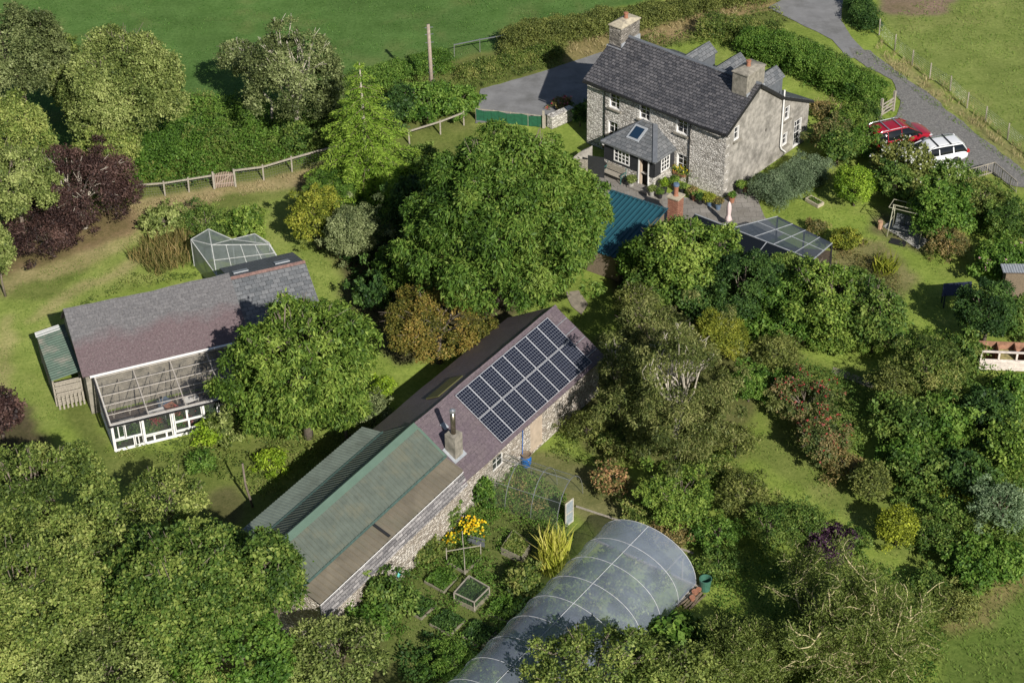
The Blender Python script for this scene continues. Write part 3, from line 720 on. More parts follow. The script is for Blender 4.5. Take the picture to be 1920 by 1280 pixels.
# ---------------------------------------------------------------- farmhouse
H = empty('farmhouse', (13.222, 102.794, 0), R(-41.144), 'two storey rubble stone farmhouse with a slate roof, black boarded porch and two chimneys', 'house')
XL, XR, YF, YB = -10.95, -.10, .25, 9.6
wb = MB()
wins = [(-9.18, -8.28, 3.27, 4.34), (-6.78, -5.88, 3.3, 4.34), (-3.88, -2.98, 3.35, 4.38), (-3.75, -2.9, .75, 1.95), (-9.25, -8.4, 1.0, 2.35)]
wall(wb, (0, YF, 0), (1, 0, 0), (0, -1, 0), XL, XR, 4.66, wins, .2)
wb.poly([(XL, YF, 0), (XL, YF, 4.66), (XL, 3.5, 6.62), (XL, 6.35, 4.5), (XL, YB, 2.85), (XL, YB, 0)])
wb.poly([(XL, YB, 0), (XL, YB, 2.85), (XR, YB, 2.85), (XR, YB, 0)])
wb.build('stone_walls', MAT['rubble'], H)
gt = lambda y: 4.66+(y-.25)*.603 if y <= 3.5 else (6.62-(y-3.5)*.744 if y <= 6.35 else 4.5-(y-6.35)*.508)
gops = [(1.1, 1.65, 3.65, 4.6), (6.75, 7.3, 2.6, 3.55), (6.7, 7.25, .75, 1.65), (8.0, 8.85, .05, 2.0), (4.58, 4.78, 2.7, 3.0)]
gw = MB(); wall(gw, (XR, 0, 0), (0, 1, 0), (1, 0, 0), YF, YB, gt, gops, .14, kinks=(3.5, 6.35))
gw.build('rendered_gable', MAT['render'], H)
qb = MB()
for i in range(15): qb.box((XR-.005+(.0 if i % 2 else -.03), YF+.16+(.04 if i % 2 else 0), .18+i*.31), (.05, .42 if i % 2 else .28, .22))
qb.build('quoins', MAT['rubble'], H)
for (a, b_, c, d) in wins: window(H, (a, YF+.14, c), (1, 0, 0), (0, -1, 0), b_-a, d-c, 2, 3, out=.125)
for i, (a, b_, c, d) in enumerate(gops[:4]): window(H, (XR-.10, a, c), (0, 1, 0), (1, 0, 0), b_-a, d-c, out=.085, cols= 2 if i == 3 else 1, rows=4 if i == 3 else 2, sill=i < 3, name='glazed_door' if i == 3 else 'window')
MB().b3(XR-.16, XR-.10, 4.58, 4.78, 2.7, 3.0).build('vent', MAT['dark_inside'], H)
rf = MB()
rf.slab([(-11.12, -.02, 4.66), (.06, -.02, 4.66), (.06, 3.5, 6.68), (-11.12, 3.5, 6.68)], .10).build('front_roof', MAT['slate_house'], H)
MB().slab([(-11.12, 3.5, 6.68), (.06, 3.5, 6.68), (.06, 6.35, 4.57), (-11.12, 6.35, 4.57)], .10).slab([(-11.12, 6.352, 4.57), (.06, 6.352, 4.57), (.06, 9.85, 2.8), (-11.12, 9.85, 2.8)], .10).build('rear_roof', MAT['slate_smooth'], H)
MB().prism([(-11.13, 3.38, 6.65), (-11.13, 3.5, 6.76), (-11.13, 3.62, 6.65)], (11.2, 0, 0)).build('ridge_tiles', MAT['bluegrey'], H)
MB().bar((-11.1, -.06, 4.58), (.05, -.06, 4.58), .11, .09).build('gutter', MAT['black'], H)
for x in (-9.46, -2.75): MB().tube([(x, .02, 4.55), (x, .18, 4.35), (x, .19, .1)], .035, 6).build('downpipe', MAT['black'], H)
MB().slab([(.062, -.06, 4.64), (.11, -.06, 4.64), (.11, 3.5, 6.69), (.062, 3.5, 6.69)], .2).slab([(.062, 3.502, 6.69), (.11, 3.502, 6.69), (.11, 6.35, 4.58), (.062, 6.35, 4.58)], .2).slab([(.062, 6.352, 4.58), (.11, 6.352, 4.58), (.11, 9.9, 2.79), (.062, 9.9, 2.79)], .16).build('barge_board', MAT['black'], H)
MB().tube([(.02, 6.33, 5.05), (.02, 6.33, 1.0), (.02, 6.45, .75), (.02, 6.95, .3)], .055, 8).build('soil_pipe', MAT['white'], H)
def chimney(x0, x1, y0, y1, z0, z1, mat, pots, capm):
    c = MB().b3(x0, x1, y0, y1, z0, z1).build('chimney', MAT[mat], H)
    xm, ym = (x0+x1)/2, (y0+y1)/2
    m_ = MB(); e = .06; v = [(x0-e, y0-e), (x1+e, y0-e), (x1+e, y1+e), (x0-e, y1+e)]
    m_.b3(x0-e, x1+e, y0-e, y1+e, z1, z1+.07)
    t = [(xm-.22, ym-.35), (xm+.22, ym-.35), (xm+.22, ym+.35), (xm-.22, ym+.35)]
    for i in range(4):
        j = (i+1) % 4; m_.poly([(*v[i], z1+.07), (*v[j], z1+.07), (*t[j], z1+.24), (*t[i], z1+.24)])
    m_.poly([(*p, z1+.24) for p in t]); m_.build('capping', MAT[capm], c)
    for (px_, py_) in pots: MB().tube_z((px_, py_, z1+.2), [(.15, 0), (.13, .12), (.12, .3), (.16, .32), (.16, .4), (.10, .42)], 12, True).build('pot', MAT['terracotta'], c, smooth=False)
    MB().b3(x0-.10, x1+.10, y0-.16, y0-.002, z0+.1, z0+.9-(.0)).b3(x1+.002, x1+.08, y0, y1, z0+.2, z0+1.2).build('flashing', MAT['lead'], c)
chimney(-11.1, -10.15, 2.65, 4.6, 5.25, 7.5, 'rubble_dark', [(-10.62, 3.75)], 'cap')
chimney(-1.35, -.28, 2.45, 4.35, 5.1, 7.5, 'grime', [(-.8, 3.3)], 'grime')
for x in (-6.3, -3.85, -1.1):
    d = MB().slab([(x, 3.7, 6.2), (x, 6.95, 6.2), (x+.72, 6.95, 5.62), (x+.72, 3.7, 5.62)], .07).slab([(x-.72, 3.7, 5.62), (x-.72, 6.95, 5.62), (x-.002, 6.95, 6.2), (x-.002, 3.7, 6.2)], .07).build('dormer_roof', MAT['slate_grey'], H)
    MB().b3(x-.62, x+.62, 4.6, 6.8, 4.0, 5.64).poly([(x-.62, 6.8, 5.64), (x+.62, 6.8, 5.64), (x, 6.8, 6.14)]).build('dormer_cheeks', MAT['bluegrey'], d)
# porch
px0, px1, py0, py1 = -7.9, -3.95, -1.8, .25
pb = MB(); wall(pb, (0, py0, 0), (1, 0, 0), (0, -1, 0), px0, px1, .95, [(-5.1, -4.38, 0, .95)], .25)
pb.poly([(px1, py0, 0), (px1, py1, 0), (px1, py1, .95), (px1, py0, .95)]); pb.poly([(px0, py1, 0), (px0, py0, 0), (px0, py0, .95), (px0, py1, .95)])
porch = pb.build('porch', MAT['rubble'], H)
bd = MB()
def boards(P0, U, N_, x0, x1, z0, z1, ops):
    P0, U, N_ = Vector(P0), Vector(U), Vector(N_); n = int((z1-z0)/.15)
    for i in range(n):
        za, zb = z0+(z1-z0)*i/n, z0+(z1-z0)*(i+1)/n; segs = [(x0, x1)]
        for (a, b_, c, d) in ops:
            if za < d-.03 and zb > c+.03:
                segs = [s2 for s_ in segs for s2 in ((s_[0], min(s_[1], a)), (max(s_[0], b_), s_[1])) if s2[1]-s2[0] > .02]
        for s_ in segs:
            a, b_ = s_
            bd.poly([P0+U*a+Vector((0, 0, za))+N_*.05, P0+U*b_+Vector((0, 0, za))+N_*.05, P0+U*b_+Vector((0, 0, zb))+N_*.015, P0+U*a+Vector((0, 0, zb))+N_*.015])
            bd.poly([P0+U*a+Vector((0, 0, za))+N_*.05, P0+U*a+Vector((0, 0, za)), P0+U*b_+Vector((0, 0, za)), P0+U*b_+Vector((0, 0, za))+N_*.05])
boards((0, py0, 0), (1, 0, 0), (0, -1, 0), px0, px1, .95, 2.2, [(-7.1, -5.85, 1.08, 2.0), (-5.1, -4.38, 0, 2.08)])
boards((px1, 0, 0), (0, 1, 0), (1, 0, 0), py0, py1, .95, 2.2, [(-1.15, -.25, 1.02, 2.0)])
boards((px0, 0, 0), (0, -1, 0), (-1, 0, 0), -py1, -py0, .95, 2.2, [])
bd.build('boarding', MAT['blackboard'], porch)
window(porch, (-7.1, py0-.06, 1.08), (1, 0, 0), (0, -1, 0), 1.25, .92, 4, 3, fw_=.07, bar=.04, sill=False)
window(porch, (px1+.06, -1.15, 1.02), (0, 1, 0), (1, 0, 0), .9, .98, 3, 3, fw_=.07, bar=.04, sill=False)
MB().b3(px0+.1, px1-.1, py0+.3, py1, .02, 2.1).build('porch_interior', MAT['dark_inside'], porch)
MB().b3(-5.16, -5.08, py0-.07, py0+.02, 0, 2.1).b3(-4.4, -4.32, py0-.07, py0+.02, 0, 2.1).build('door_frame', MAT['white'], porch)
MB().b3(-5.06, -5.01, py0-.02, py0+.25, .05, 2.0).build('door', MAT['orange'], porch)
E0, E1, EF, EB, ze = px0-.15, px1+.2, py0-.22, .24, 2.2; za = 3.35; r0, r1 = -6.35, -5.45
mbp = MB()
mbp.poly([(E0, EF, ze), (E1, EF, ze), (r1, EB, za), (r0, EB, za)]); mbp.poly([(E1, EF, ze), (E1, EB, ze), (r1, EB, za)]); mbp.poly([(E0, EB, ze), (E0, EF, ze), (r0, EB, za)])
mbp.poly([(E0, EF, ze-.1), (E0, EB, ze-.1), (E1, EB, ze-.1), (E1, EF, ze-.1)])
mbp.poly([(E0, EF, ze-.1), (E1, EF, ze-.1), (E1, EF, ze), (E0, EF, ze)]); mbp.poly([(E1, EF, ze-.1), (E1, EB, ze-.1), (E1, EB, ze), (E1, EF, ze)])
pr = mbp.build('porch_roof', MAT['slate_grey'], porch)
MB().bar((E1, EF, ze+.03), (r1, EB, za+.03), .3, .04).bar((E0, EF, ze+.03), (r0, EB, za+.03), .12, .04).build('hip_capping', MAT['bluegrey'], porch)
n_ = Vector((0, -(za-ze), EB-EF)).normalized(); u_ = Vector((1, 0, 0)); v_ = n_.cross(u_)
cs = Vector((-6.15, -.72, ze+(za-ze)*(-.72-EF)/(EB-EF)))
MB().box(cs+n_*.04, (.95, 1.15, .08), ax=(u_, v_, n_)).build('skylight', MAT['lead'], porch)
MB().box(cs+n_*.085, (.68, .85, .02), ax=(u_, v_, n_)).build('skylight_pane', MAT['blueglass'], porch)
MB().b3(-7.95, -7.82, py0-.18, py0-.08, 1.95, 2.12).build('porch_lamp', MAT['white'], porch)
MB().b3(-5.5, -3.9, py0-.75, py0-.02, .02, .14).build('doorstep', MAT['flag'], porch)

# ---------------------------------------------------------------- long stone barn with solar panels
B = empty('stone_barn', (-2.887, 77.417, 0), R(54.038), 'long stone barn with purple slate roof carrying sixteen solar panels', 'barn')
# local x along the ridge (away from camera), local y to the left; photo's sunny side is -y
ridge = (.33, 4.52); sl = math.tan(R(31.97)); ye = -2.92; zE = 4.52-(.33-ye)*sl
bw = MB(); wall(bw, (0, -2.62, 0), (1, 0, 0), (0, -1, 0), -3.3, 9.2, zE+.12, [(-.55, .45, 1.0, 1.9), (2.75, 3.9, .1, 2.05)], .2)
bw.poly([(9.2, -2.62, 0), (9.2, 3.1, 0), (9.2, 3.1, zE+.2), (9.2, .33, 4.45), (9.2, -2.62, zE+.12)]); bw.poly([(9.2, 3.1, 0), (-3.3, 3.1, 0), (-3.3, 3.1, zE+.2), (9.2, 3.1, zE+.2)])
bw.build('stone_walls', MAT['rubble_pale'], B)
window(B, (-.55, -2.5, 1.0), (1, 0, 0), (0, -1, 0), 1.0, .9, 2, 2, sill=False)
MB().b3(2.75, 3.9, -2.56, -2.5, .1, 2.05).build('boarded_door', MAT['orange'], B)
MB().slab([(-3.5, ye, zE), (9.36, ye, zE), (9.36, .33, 4.52), (-3.5, .33, 4.52)], .09).build('front_roof', MAT['slate_purple'], B)
MB().slab([(-3.5, .332, 4.52), (9.36, .332, 4.52), (9.36, 3.5, zE), (-3.5, 3.5, zE)], .09).build('rear_roof', MAT['slate_purple'], B)
MB().prism([(-3.5, .2, 4.49), (-3.5, .33, 4.6), (-3.5, .46, 4.49)], (12.88, 0, 0)).build('ridge_tiles', MAT['slate_purple'], B)
nS = Vector((0, -math.sin(R(31.97)), math.cos(R(31.97)))); uS = Vector((1, 0, 0)); vS = nS.cross(uS)   # vS points up the slope
def onroof(x, s, h=0): return Vector((x, .33, 4.52)) - vS*s + nS*h      # s metres down from the ridge
pw_, ph_ = 1.008, 1.66
proto = None
for i in range(8):
    for j in range(2):
        c = onroof(.06+pw_/2+i*(pw_+.018), .24+ph_/2+j*(ph_+.035), .10)
        if proto is None:
            mb = MB()
            for dx, dy, sx, sy in ((0, ph_/2-.01, pw_, .02), (0, -ph_/2+.01, pw_, .02), (pw_/2-.01, 0, .02, ph_-.04), (-pw_/2+.01, 0, .02, ph_-.04)): mb.box(uS*dx+vS*dy, (sx, sy, .045), ax=(uS, vS, nS))
            proto = mb.build('solar_panel', MAT['hoopgrey'], B); proto.location = c
            q = MB(); hw_, hh_ = pw_/2-.02, ph_/2-.02; q.poly([-uS*hw_-vS*hh_+nS*.012, uS*hw_-vS*hh_+nS*.012, uS*hw_+vS*hh_+nS*.012, -uS*hw_+vS*hh_+nS*.012]); ce = q.build('cells', MAT['cells'], proto)
            # texture origin at the panel's corner
            d_ = ce.data.uv_layers[0].data
            for l_, t_ in zip(d_, ((0, 0), (1, 0), (1, 1), (0, 1))): l_.uv = (t_[0]*.956+.003, t_[1]*1.59+.003)
        else: o_ = copy_tree(proto, B); o_.location = c
mb = MB()
for s_ in (.9, 1.6, 2.3, 3.2): mb.bar(onroof(8.3, s_, .02), onroof(9.3, s_, .02), .03, .02)
mb.build('cable_clip_rails', MAT['lead'], B)
st = MB().box(onroof(-2.42, 2.35, 0)+Vector((0, 0, .45)), (.62, .62, 1.5)).build('chimney', MAT['grime'], B)
tp = onroof(-2.42, 2.35, 0)+Vector((0, 0, 1.2))
MB().tube_z(tp, [(.13, 0), (.13, 1.35)], 14, True).build('flue', MAT['chrome'], st, smooth=True)
MB().tube_z(tp+Vector((0, 0, 1.3)), [(.15, 0), (.15, .13), (.05, .2)], 12, True).build('flue_cowl', MAT['steel'], st)
MB().box(onroof(-2.42, 2.36, .03), (.95, .95, .03), ax=(uS, vS, nS)).build('flashing', MAT['lead'], st)
MB().box(onroof(-1.75, 1.05, .04), (.30, .38, .05), ax=(uS, vS, nS)).build('repair_slate', MAT['lead'], B)
nT = Vector((0, -nS.y, nS.z)); vT = nT.cross(uS)
c_ = Vector((.9, .33, 4.52))-Vector((0, -math.cos(R(31.97)), math.sin(R(31.97))))*1.25
MB().box(c_+nT*.04, (2.1, .95, .06), ax=(uS, vT, nT)).build('rear_skylight', MAT['skyyellow'], B)
for x, s_ in ((2.0, -2.66),): MB().tube([(x, -2.7, 2.4), (x-.1, -2.7, .3)], .02, 6).build('hose', MAT['blueplastic'], B)

for o_ in [c for c in B.children if c.name.split('.')[0] in ('front_roof', 'rear_roof', 'ridge_tiles')]: sag(o_, .022)
for o_ in [c for c in H.children if c.name.split('.')[0] in ('front_roof', 'rear_roof', 'ridge_tiles')]: sag(o_, .03, 1.0)
# ---------------------------------------------------------------- metal roofed barn
G = empty('metal_roofed_barn', tuple(W(775, 797, 4.6).xy)+(0,), R(55.3), 'low stone barn under green ribbed metal roofs at the near end of the slate barn', 'barn')
LG = 11.2
mb = MB(); corrugated(mb, (-LG, 0, 4.66), (LG, 0, 0), (0, -1.92, -1.28), 0, .26, .05, True); mb.build('green_front_roof', MAT['metal_green'], G)
mb = MB(); corrugated(mb, (-LG, 0, 4.66), (LG, 0, 0), (0, 2.05, -1.42), 0, .28, .03, True); mb.build('green_rear_roof', MAT['metal_green'], G)
mb = MB(); mb.slab([(-LG-.03, -.30, 4.52), (.06, -.30, 4.52), (.06, .0, 4.73), (-LG-.03, .0, 4.73)], .01); mb.slab([(-LG-.03, .002, 4.73), (.06, .002, 4.73), (.06, .14, 4.63), (-LG-.03, .14, 4.63)], .01); mb.slab([(-.06, -1.92, 3.44), (.1, -1.92, 3.44), (.1, -.3, 4.52), (-.06, -.3, 4.52)], .01).build('ridge_flashing', MAT['metal_mint'], G)
mb = MB(); corrugated(mb, (-LG, -1.80, 3.37), (LG, 0, 0), (0, -1.15, -.36), 0, .34, .075, True); mb.build('brown_lower_roof', MAT['metal_brown'], G)
MB().slab([(-LG, -1.97, 3.45), (.05, -1.97, 3.45), (.05, -1.87, 3.50), (-LG, -1.87, 3.50)], .01).build('eave_flashing', MAT['eave_green'], G)
MB().box((-5.9, -2.42, 3.28), (.16, 1.0, .02), ax=((1, 0, 0), (0, 1.15, .36), (0, -.36, 1.15))).build('roof_gap', MAT['black'], G)
MB().slab([(-LG, -2.95, 2.97), (0, -2.95, 2.97), (0, -2.975, 2.96), (-LG, -2.975, 2.96)], .04).build('eave_trim', MAT['white'], G)
MB().slab([(-LG, -2.92, 2.9), (0, -2.92, 2.9), (0, -3.22, 2.25), (-LG, -3.22, 2.25)], .08).build('slate_hanging', MAT['slate_hung'], G)
mb = MB(); wall(mb, (0, -3.0, 0), (1, 0, 0), (0, -1, 0), -LG, 0, 2.4, [(-8.2, -7.5, .7, 1.5)], .2)
mb.poly([(-LG, -3.0, 0), (-LG, -3.0, 2.9), (-LG, -1.8, 3.35), (-LG, 0, 4.6), (-LG, 2.0, 3.2), (-LG, 3.3, 3.0), (-LG, 3.3, 0)])
mb.poly([(-LG, 3.1, 0), (0, 3.1, 0), (0, 3.1, 3.0), (-LG, 3.1, 3.0)]); mb.poly([(0, -2.9, 2.9), (0, -1.8, 3.35), (0, 0, 4.6), (0, 2, 3.2), (0, 2, 2.4), (0, -2.9, 2.4)])
mb.build('stone_walls', MAT['rubble_pale'], G)
window(G, (-8.2, -2.92, .7), (1, 0, 0), (0, -1, 0), .7, .8, 2, 2, sill=False)
mb = MB(); corrugated(mb, (-LG+.8, 1.95, 3.30), (LG-.75, 0, 0), (0, 1.35, -.22), 0, .20, .025, True); mb.build('rear_lean_to_roof', MAT['metal_grey'], G)
MB().slab([(-LG+.8, 1.88, 3.36), (0.02, 1.88, 3.36), (0.02, 2.02, 3.35), (-LG+.8, 2.02, 3.35)], .015).build('rear_flashing', MAT['eave_green'], G)
MB().tube([(-LG-.03, -2.96, 2.9), (-LG-.03, -3.02, .2)], .04, 6).build('downpipe', MAT['bluegrey'], G)

# ---------------------------------------------------------------- slate barn on the left with its lean-to greenhouse
S = empty('slate_barn', (-20.85, 79.10, 0), R(21), 'slate roofed barn with a white framed lean-to greenhouse at its front', 'barn')
# local x along, local -y towards the camera (front of greenhouse at y=0)
mb = MB(); mb.b3(-.5, 8.5, 3.65, 9.5, 0, 2.55); mb.poly([(-.5, 3.65, 2.55), (-.5, 7.25, 4.45), (-.5, 9.5, 2.55)][::-1]); mb.b3(8.5, 12.6, 3.9, 9.6, 0, 2.5); mb.poly([(12.6, 3.9, 2.5), (12.6, 9.6, 2.5), (12.6, 7.2, 4.1)])
mb.build('stone_walls', MAT['grime'], S)
MB().slab([(-.66, 3.5, 2.55), (8.5, 3.5, 2.55), (8.5, 7.3, 4.52), (-.66, 7.3, 4.52)], .09).build('front_roof', MAT['slate_barn'], S)
MB().slab([(-.66, 7.302, 4.52), (8.5, 7.302, 4.52), (8.5, 9.7, 2.4), (-.66, 9.7, 2.4)], .09).build('rear_roof', MAT['slate_barn'], S)
MB().slab([(8.502, 3.7, 2.5), (12.8, 3.7, 2.5), (12.8, 7.15, 4.22), (8.502, 7.15, 4.22)], .09).build('lower_front_roof', MAT['slate_grey'], S)
lr_ = MB().slab([(8.502, 7.152, 4.22), (12.8, 7.152, 4.22), (12.8, 9.9, 3.2), (8.502, 9.9, 3.2)], .09).build('lower_rear_roof', MAT['slate_smooth'], S)
MB().prism([(8.5, 7.02, 4.2), (8.5, 7.15, 4.32), (8.5, 7.28, 4.2)], (4.3, 0, 0)).build('ridge_tiles', MAT['dulltile'], S)
for x in (8.9, 11.3): MB().box((x+.4, 8.1, 3.92), (.85, .5, .05), ax=((1, 0, 0), (0, 2.75, -1.02), (0, 1.02, 2.75))).build('rooflight', MAT['lead'], S)
mb = MB(); mb.slab([(-.3, 3.30, 2.62), (8.3, 3.30, 2.62), (8.3, 3.42, 2.65), (-.3, 3.42, 2.65)], .05); mb.build('valley_flashing', MAT['white'], S)
for o_ in [c for c in S.children if c.name.split('.')[0] in ('front_roof', 'rear_roof')]: sag(o_, .05, 2.0)
# greenhouse as one part with frame, roof and glazing beneath it
gf = MB()
GL, gd, ge, gtp = 8.0, 3.45, 1.78, 2.45
def rp(x, t): return Vector((x, t, ge+(gtp-ge)*t/gd))
for t in (0, .62, 1.3, 1.98, 2.66, 3.35): gf.bar(rp(-.1, t)+Vector((0, 0, .055)), rp(GL, t)+Vector((0, 0, .055)), .035, .02)
MB().b3(.05, GL, .1, 3.4, .01, .05).build('greenhouse_floor', MAT['soil'], S)
for x in (-.05, 2.0, 4.0, 6.0, GL): gf.bar(rp(x, 0)+Vector((0, 0, -.10)), rp(x, gd)+Vector((0, 0, -.10)), .06, .08)
gh = gf.build('greenhouse', plain('cream_timber', (.50, .46, .41), .8, var=.15), S)
mb = MB(); corrugated(mb, (-.15, -.12, ge+.02), (GL+.2, 0, 0), (0, gd+.1, gtp-ge), 0, .09, .02); mb.build('plastic_roof', MAT['poly'], gh)
mb = MB(); 
def rect(x0, x1, z0, z1, w=.05, y=0.0): mb.b3(x0, x0+w, y-.03, y+.03, z0, z1); mb.b3(x1-w, x1, y-.03, y+.03, z0, z1); mb.b3(x0+w, x1-w, y-.03, y+.03, z0, z0+w); mb.b3(x0+w, x1-w, y-.03, y+.03, z1-w, z1)
mb.b3(-.02, GL, -.06, .05, 0, .07); mb.b3(-.02, GL, -.06, .05, 1.66, 1.76)
lay = [(0, .62, .75, 1.65), (.28, .62, .8, 1.62), (.65, 1.5, .72, 1.65), (0.02, 1.05, .08, .70), (1.08, 1.52, .08, .70), (1.25, 1.52, .1, .68), (1.62, 3.1, .55, 1.65), (1.62, 2.1, .08, .5), (2.1, 2.75, .08, .5), (2.75, 3.1, .08, .5),
       (3.25, 3.95, .95, 1.65), (3.95, 4.75, .95, 1.65), (3.25, 4.0, .35, .93), (4.0, 4.75, .35, .93), (3.2, 5.0, .08, .32), (4.85, 5.6, .3, 1.65), (5.65, 6.3, .3, 1.65), (6.4, 7.1, .3, 1.65), (7.2, 7.9, .3, 1.65)]
for r_ in lay: rect(*r_)
for x in (-.02, 1.54, 3.13, 4.78, 6.33, 7.92): mb.b3(x, x+.09, -.05, .04, 0, 1.7)
mb.build('front_sashes', MAT['white'], gh)
MB().b3(0, GL, -.012, -.004, .08, 1.68).build('front_panes', MAT['pane'], gh)
mb = MB()
for k in range(4):
    y0 = .05+k*.86; mb.box((-.03, y0, .9), (.05, .06, 1.75)); 
    mb.bar((-.03, y0+.05, .15), (-.03, y0+.80, .95), .04, .05); mb.bar((-.03, y0+.05, .95), (-.03, y0+.80, .95), .04, .05); mb.bar((-.03, y0+.80, 1.7+.1*k), (-.03, y0+.05, .98), .04, .05)
mb.bar((-.03, 0, .05), (-.03, 3.5, .05), .06, .08); mb.bar((-.03, 0, ge-.04), (-.03, 3.5, gtp-.05), .06, .08); mb.build('side_sashes', MAT['white'], gh)
MB().b3(-.012, -.006, .05, 3.5, .08, 1.75).build('side_panes', MAT['pane'], gh)
MB().slab([(-.2, -.16, 1.8), (-.1, -.16, 1.8), (-.1, 3.5, 2.52), (-.2, 3.5, 2.52)], .1).bar((-.15, -.15, 1.74), (GL, -.15, 1.74), .09, .08).build('gutter', MAT['black'], gh)
mb = MB()
for i in range(9): 
    for s_ in (0, 1): mb.bar((.3+i*.85, .9+.1*s_, 1.45), (1.15+i*.85 if s_ == 0 else .3+i*.85, 3.3, 2.1), .03, .03)
mb.build('roof_braces', MAT['greywood'], gh)
SH = lambda x, y, z=0: S.matrix_world @ Vector((x, y, z))
bpy.context.view_layer.update()
# ---------------------------------------------------------------- polytunnel

TW, TH = 2.75, 2.4
PT = empty('polytunnel', (6.32, 69.68, 0), R(54), 'long hooped polytunnel covered in milky plastic film beside the vegetable beds', 'polytunnel')
def arc(x, k=20, r=1.0, h=1.0):
    return [Vector((x, TW*r*math.cos(math.pi*i/k)*(-1), max(0, TH*h*math.sin(math.pi*i/k)**.85))) for i in range(k+1)]
nx_ = 36; TLn = 14.4; mb = MB(); rows = []
for i in range(nx_+1):
    x = -TLn*i/nx_; ph = (x/1.6) % 1.0; sag = 1-.014*math.sin(math.pi*ph)**2
    b0 = len(mb.v); mb.v += [Vector((p.x, p.y*sag, p.z*sag)) for p in arc(x, 24)]; rows.append(b0)
for a, b_ in zip(rows, rows[1:]):
    for k in range(24): mb.f.append((a+k, a+k+1, b_+k+1, b_+k))
film = mb.build('film_cover', MAT['film'], PT, smooth=True)
mb = MB(); n0 = len(mb.v); a_ = arc(-.01, 24); mb.poly(a_); mb.build('end_film', MAT['film'], PT)
for i in range(9):
    MB().tube([p+Vector((0, 0, .012)) for p in arc(-1.6*i, 24, 1.004, 1.006)], .015, 6).build('hoop', MAT['hoopgrey'], PT, smooth=True)
MB().tube([(0, 0, TH+.0), (-TLn, 0, TH+.0)], .016, 6).build('ridge_tube', MAT['hoopgrey'], PT)
MB().tube([(0.02, -1.9, 1.55), (-1.6, -1.9, 1.55)], .02, 5).tube([(-.03, -2.0, 0), (-.03, -2.0, 1.4)], .03, 5).bar((0, -TW-.3, .05), (0, TW+.3, .05), .12, .1).build('end_rails', MAT['greywood'], PT)
tl = lambda x, y, z=0: Vector((6.32+x*math.cos(R(54))-y*math.sin(R(54)), 69.68+x*math.sin(R(54))+y*math.cos(R(54)), z))
# crops inside the tunnel, two planted rows and a bench
for k, (yy, mt, hh, lab) in enumerate(((-1.6, 'palegreen', 1.3, 'tall leafy tomato row inside the polytunnel on its right side'), (1.5, 'shrub', .9, 'darker crop row inside the polytunnel on its left side'), (0.1, 'mixedweed', .7, 'pale low crop row inside the polytunnel along its middle'))):
    lob = []; lrs = []
    for i in range(26):
        p = tl(-.8-i*.5, yy+random.uniform(-.25, .25), hh*random.uniform(.3, .75)); lob.append(tuple(p)); lrs.append(random.uniform(.28, .45))
    lobes_plant('crop_row', 'crop', lab, lob, lrs, MAT[mt], 'broad', 'crops inside the polytunnel', stems=False)
pk = [tl(random.uniform(-7, -1), random.uniform(-1.7, -.6), random.uniform(.8, 1.3)) for _ in range(60)]

# ---------------------------------------------------------------- teal roofed shed, brick stack, patio roof
c0, c1, c2, c3 = [W(*t, 2.35) for t in ((1146, 358), (1250, 393), (1237, 462), (1132, 446))]
uT = (c1-c0); ang = math.atan2(uT.y, uT.x)
T_ = empty('garden_shed', (c0.x, c0.y, 0), ang, 'small shed with a teal blue ribbed metal roof beside the patio', 'shed')
wT = uT.length; dT = (c3-c0).length
mb = MB(); corrugated(mb, (0, 0, 2.4), (wT, 0, 0), (0, -dT, -.75), 0, .30, .085, True); mb.build('roof', MAT['metal_teal'], T_)
MB().slab([(-.05, .12, 2.38), (wT+.05, .12, 2.38), (wT+.05, -.15, 2.46), (-.05, -.15, 2.46)], .02).slab([(wT, -dT, 1.68), (wT+.08, -dT, 1.68), (wT+.08, .1, 2.43), (wT, .1, 2.43)], .03).build('roof_flashing', MAT['metal_teal'], T_)
MB().b3(.1, wT-.1, -dT+.15, -.1, 0, 1.62).b3(.1, wT-.1, -.6, -.1, 1.62, 2.2).build('walls', MAT['brownwood'], T_)
q = W(1265, 425)
K = empty('brick_chimney', q, ang, 'free standing brick chimney stack with an orange pot between the shed and the patio roof', 'chimney')
MB().b3(-.35, .35, -.35, .35, 0, 2.15).build('stack', MAT['brick'], K); MB().b3(-.42, .42, -.42, .42, 2.15, 2.24).build('capping', MAT['cap'], K)
MB().tube_z((0, 0, 2.24), [(.17, 0), (.14, .1), (.14, .55), (.17, .58), (.17, .64)], 14, True).build('pot', MAT['terracotta'], K); MB().tube_z((0, 0, 2.88), [(.16, 0), (.2, .08), (.17, .2), (.05, .22)], 12, True).build('cowl', MAT['bluepot'], K)
zg = 2.3
A0, A1, A2, A3 = W(1300, 398, zg), W(1378, 418, zg), W(1560, 456, zg), W(1524, 488, zg)
g_top = W(1458, 406, zg)
PR = empty('patio_roof', (A3.x, A3.y, 0), 0, 'glazed timber patio roof in two leaves, dark glass on the near leaf', 'canopy')
lp = lambda v: Vector(v)-Vector((A3.x, A3.y, 0))
ridgeL, ridgeR = lp(W(1372, 428, zg+.15)), lp(W(1524, 487, zg+.15))
backL, backM, backR = lp(W(1388, 412, zg-.15)), lp(g_top), lp(A2)
frL, frR = lp(W(1296, 400, zg-.1)), lp(W(1505, 498, zg-.35))
dn = (ridgeR-ridgeL).normalized(); sd = Vector((dn.y, -dn.x, 0)); sd = sd if sd.y < 0 else -sd
mb = MB(); mb.poly([ridgeL, ridgeR, backR, backM]); mb.build('rear_glazing', MAT['roofglass'], PR)
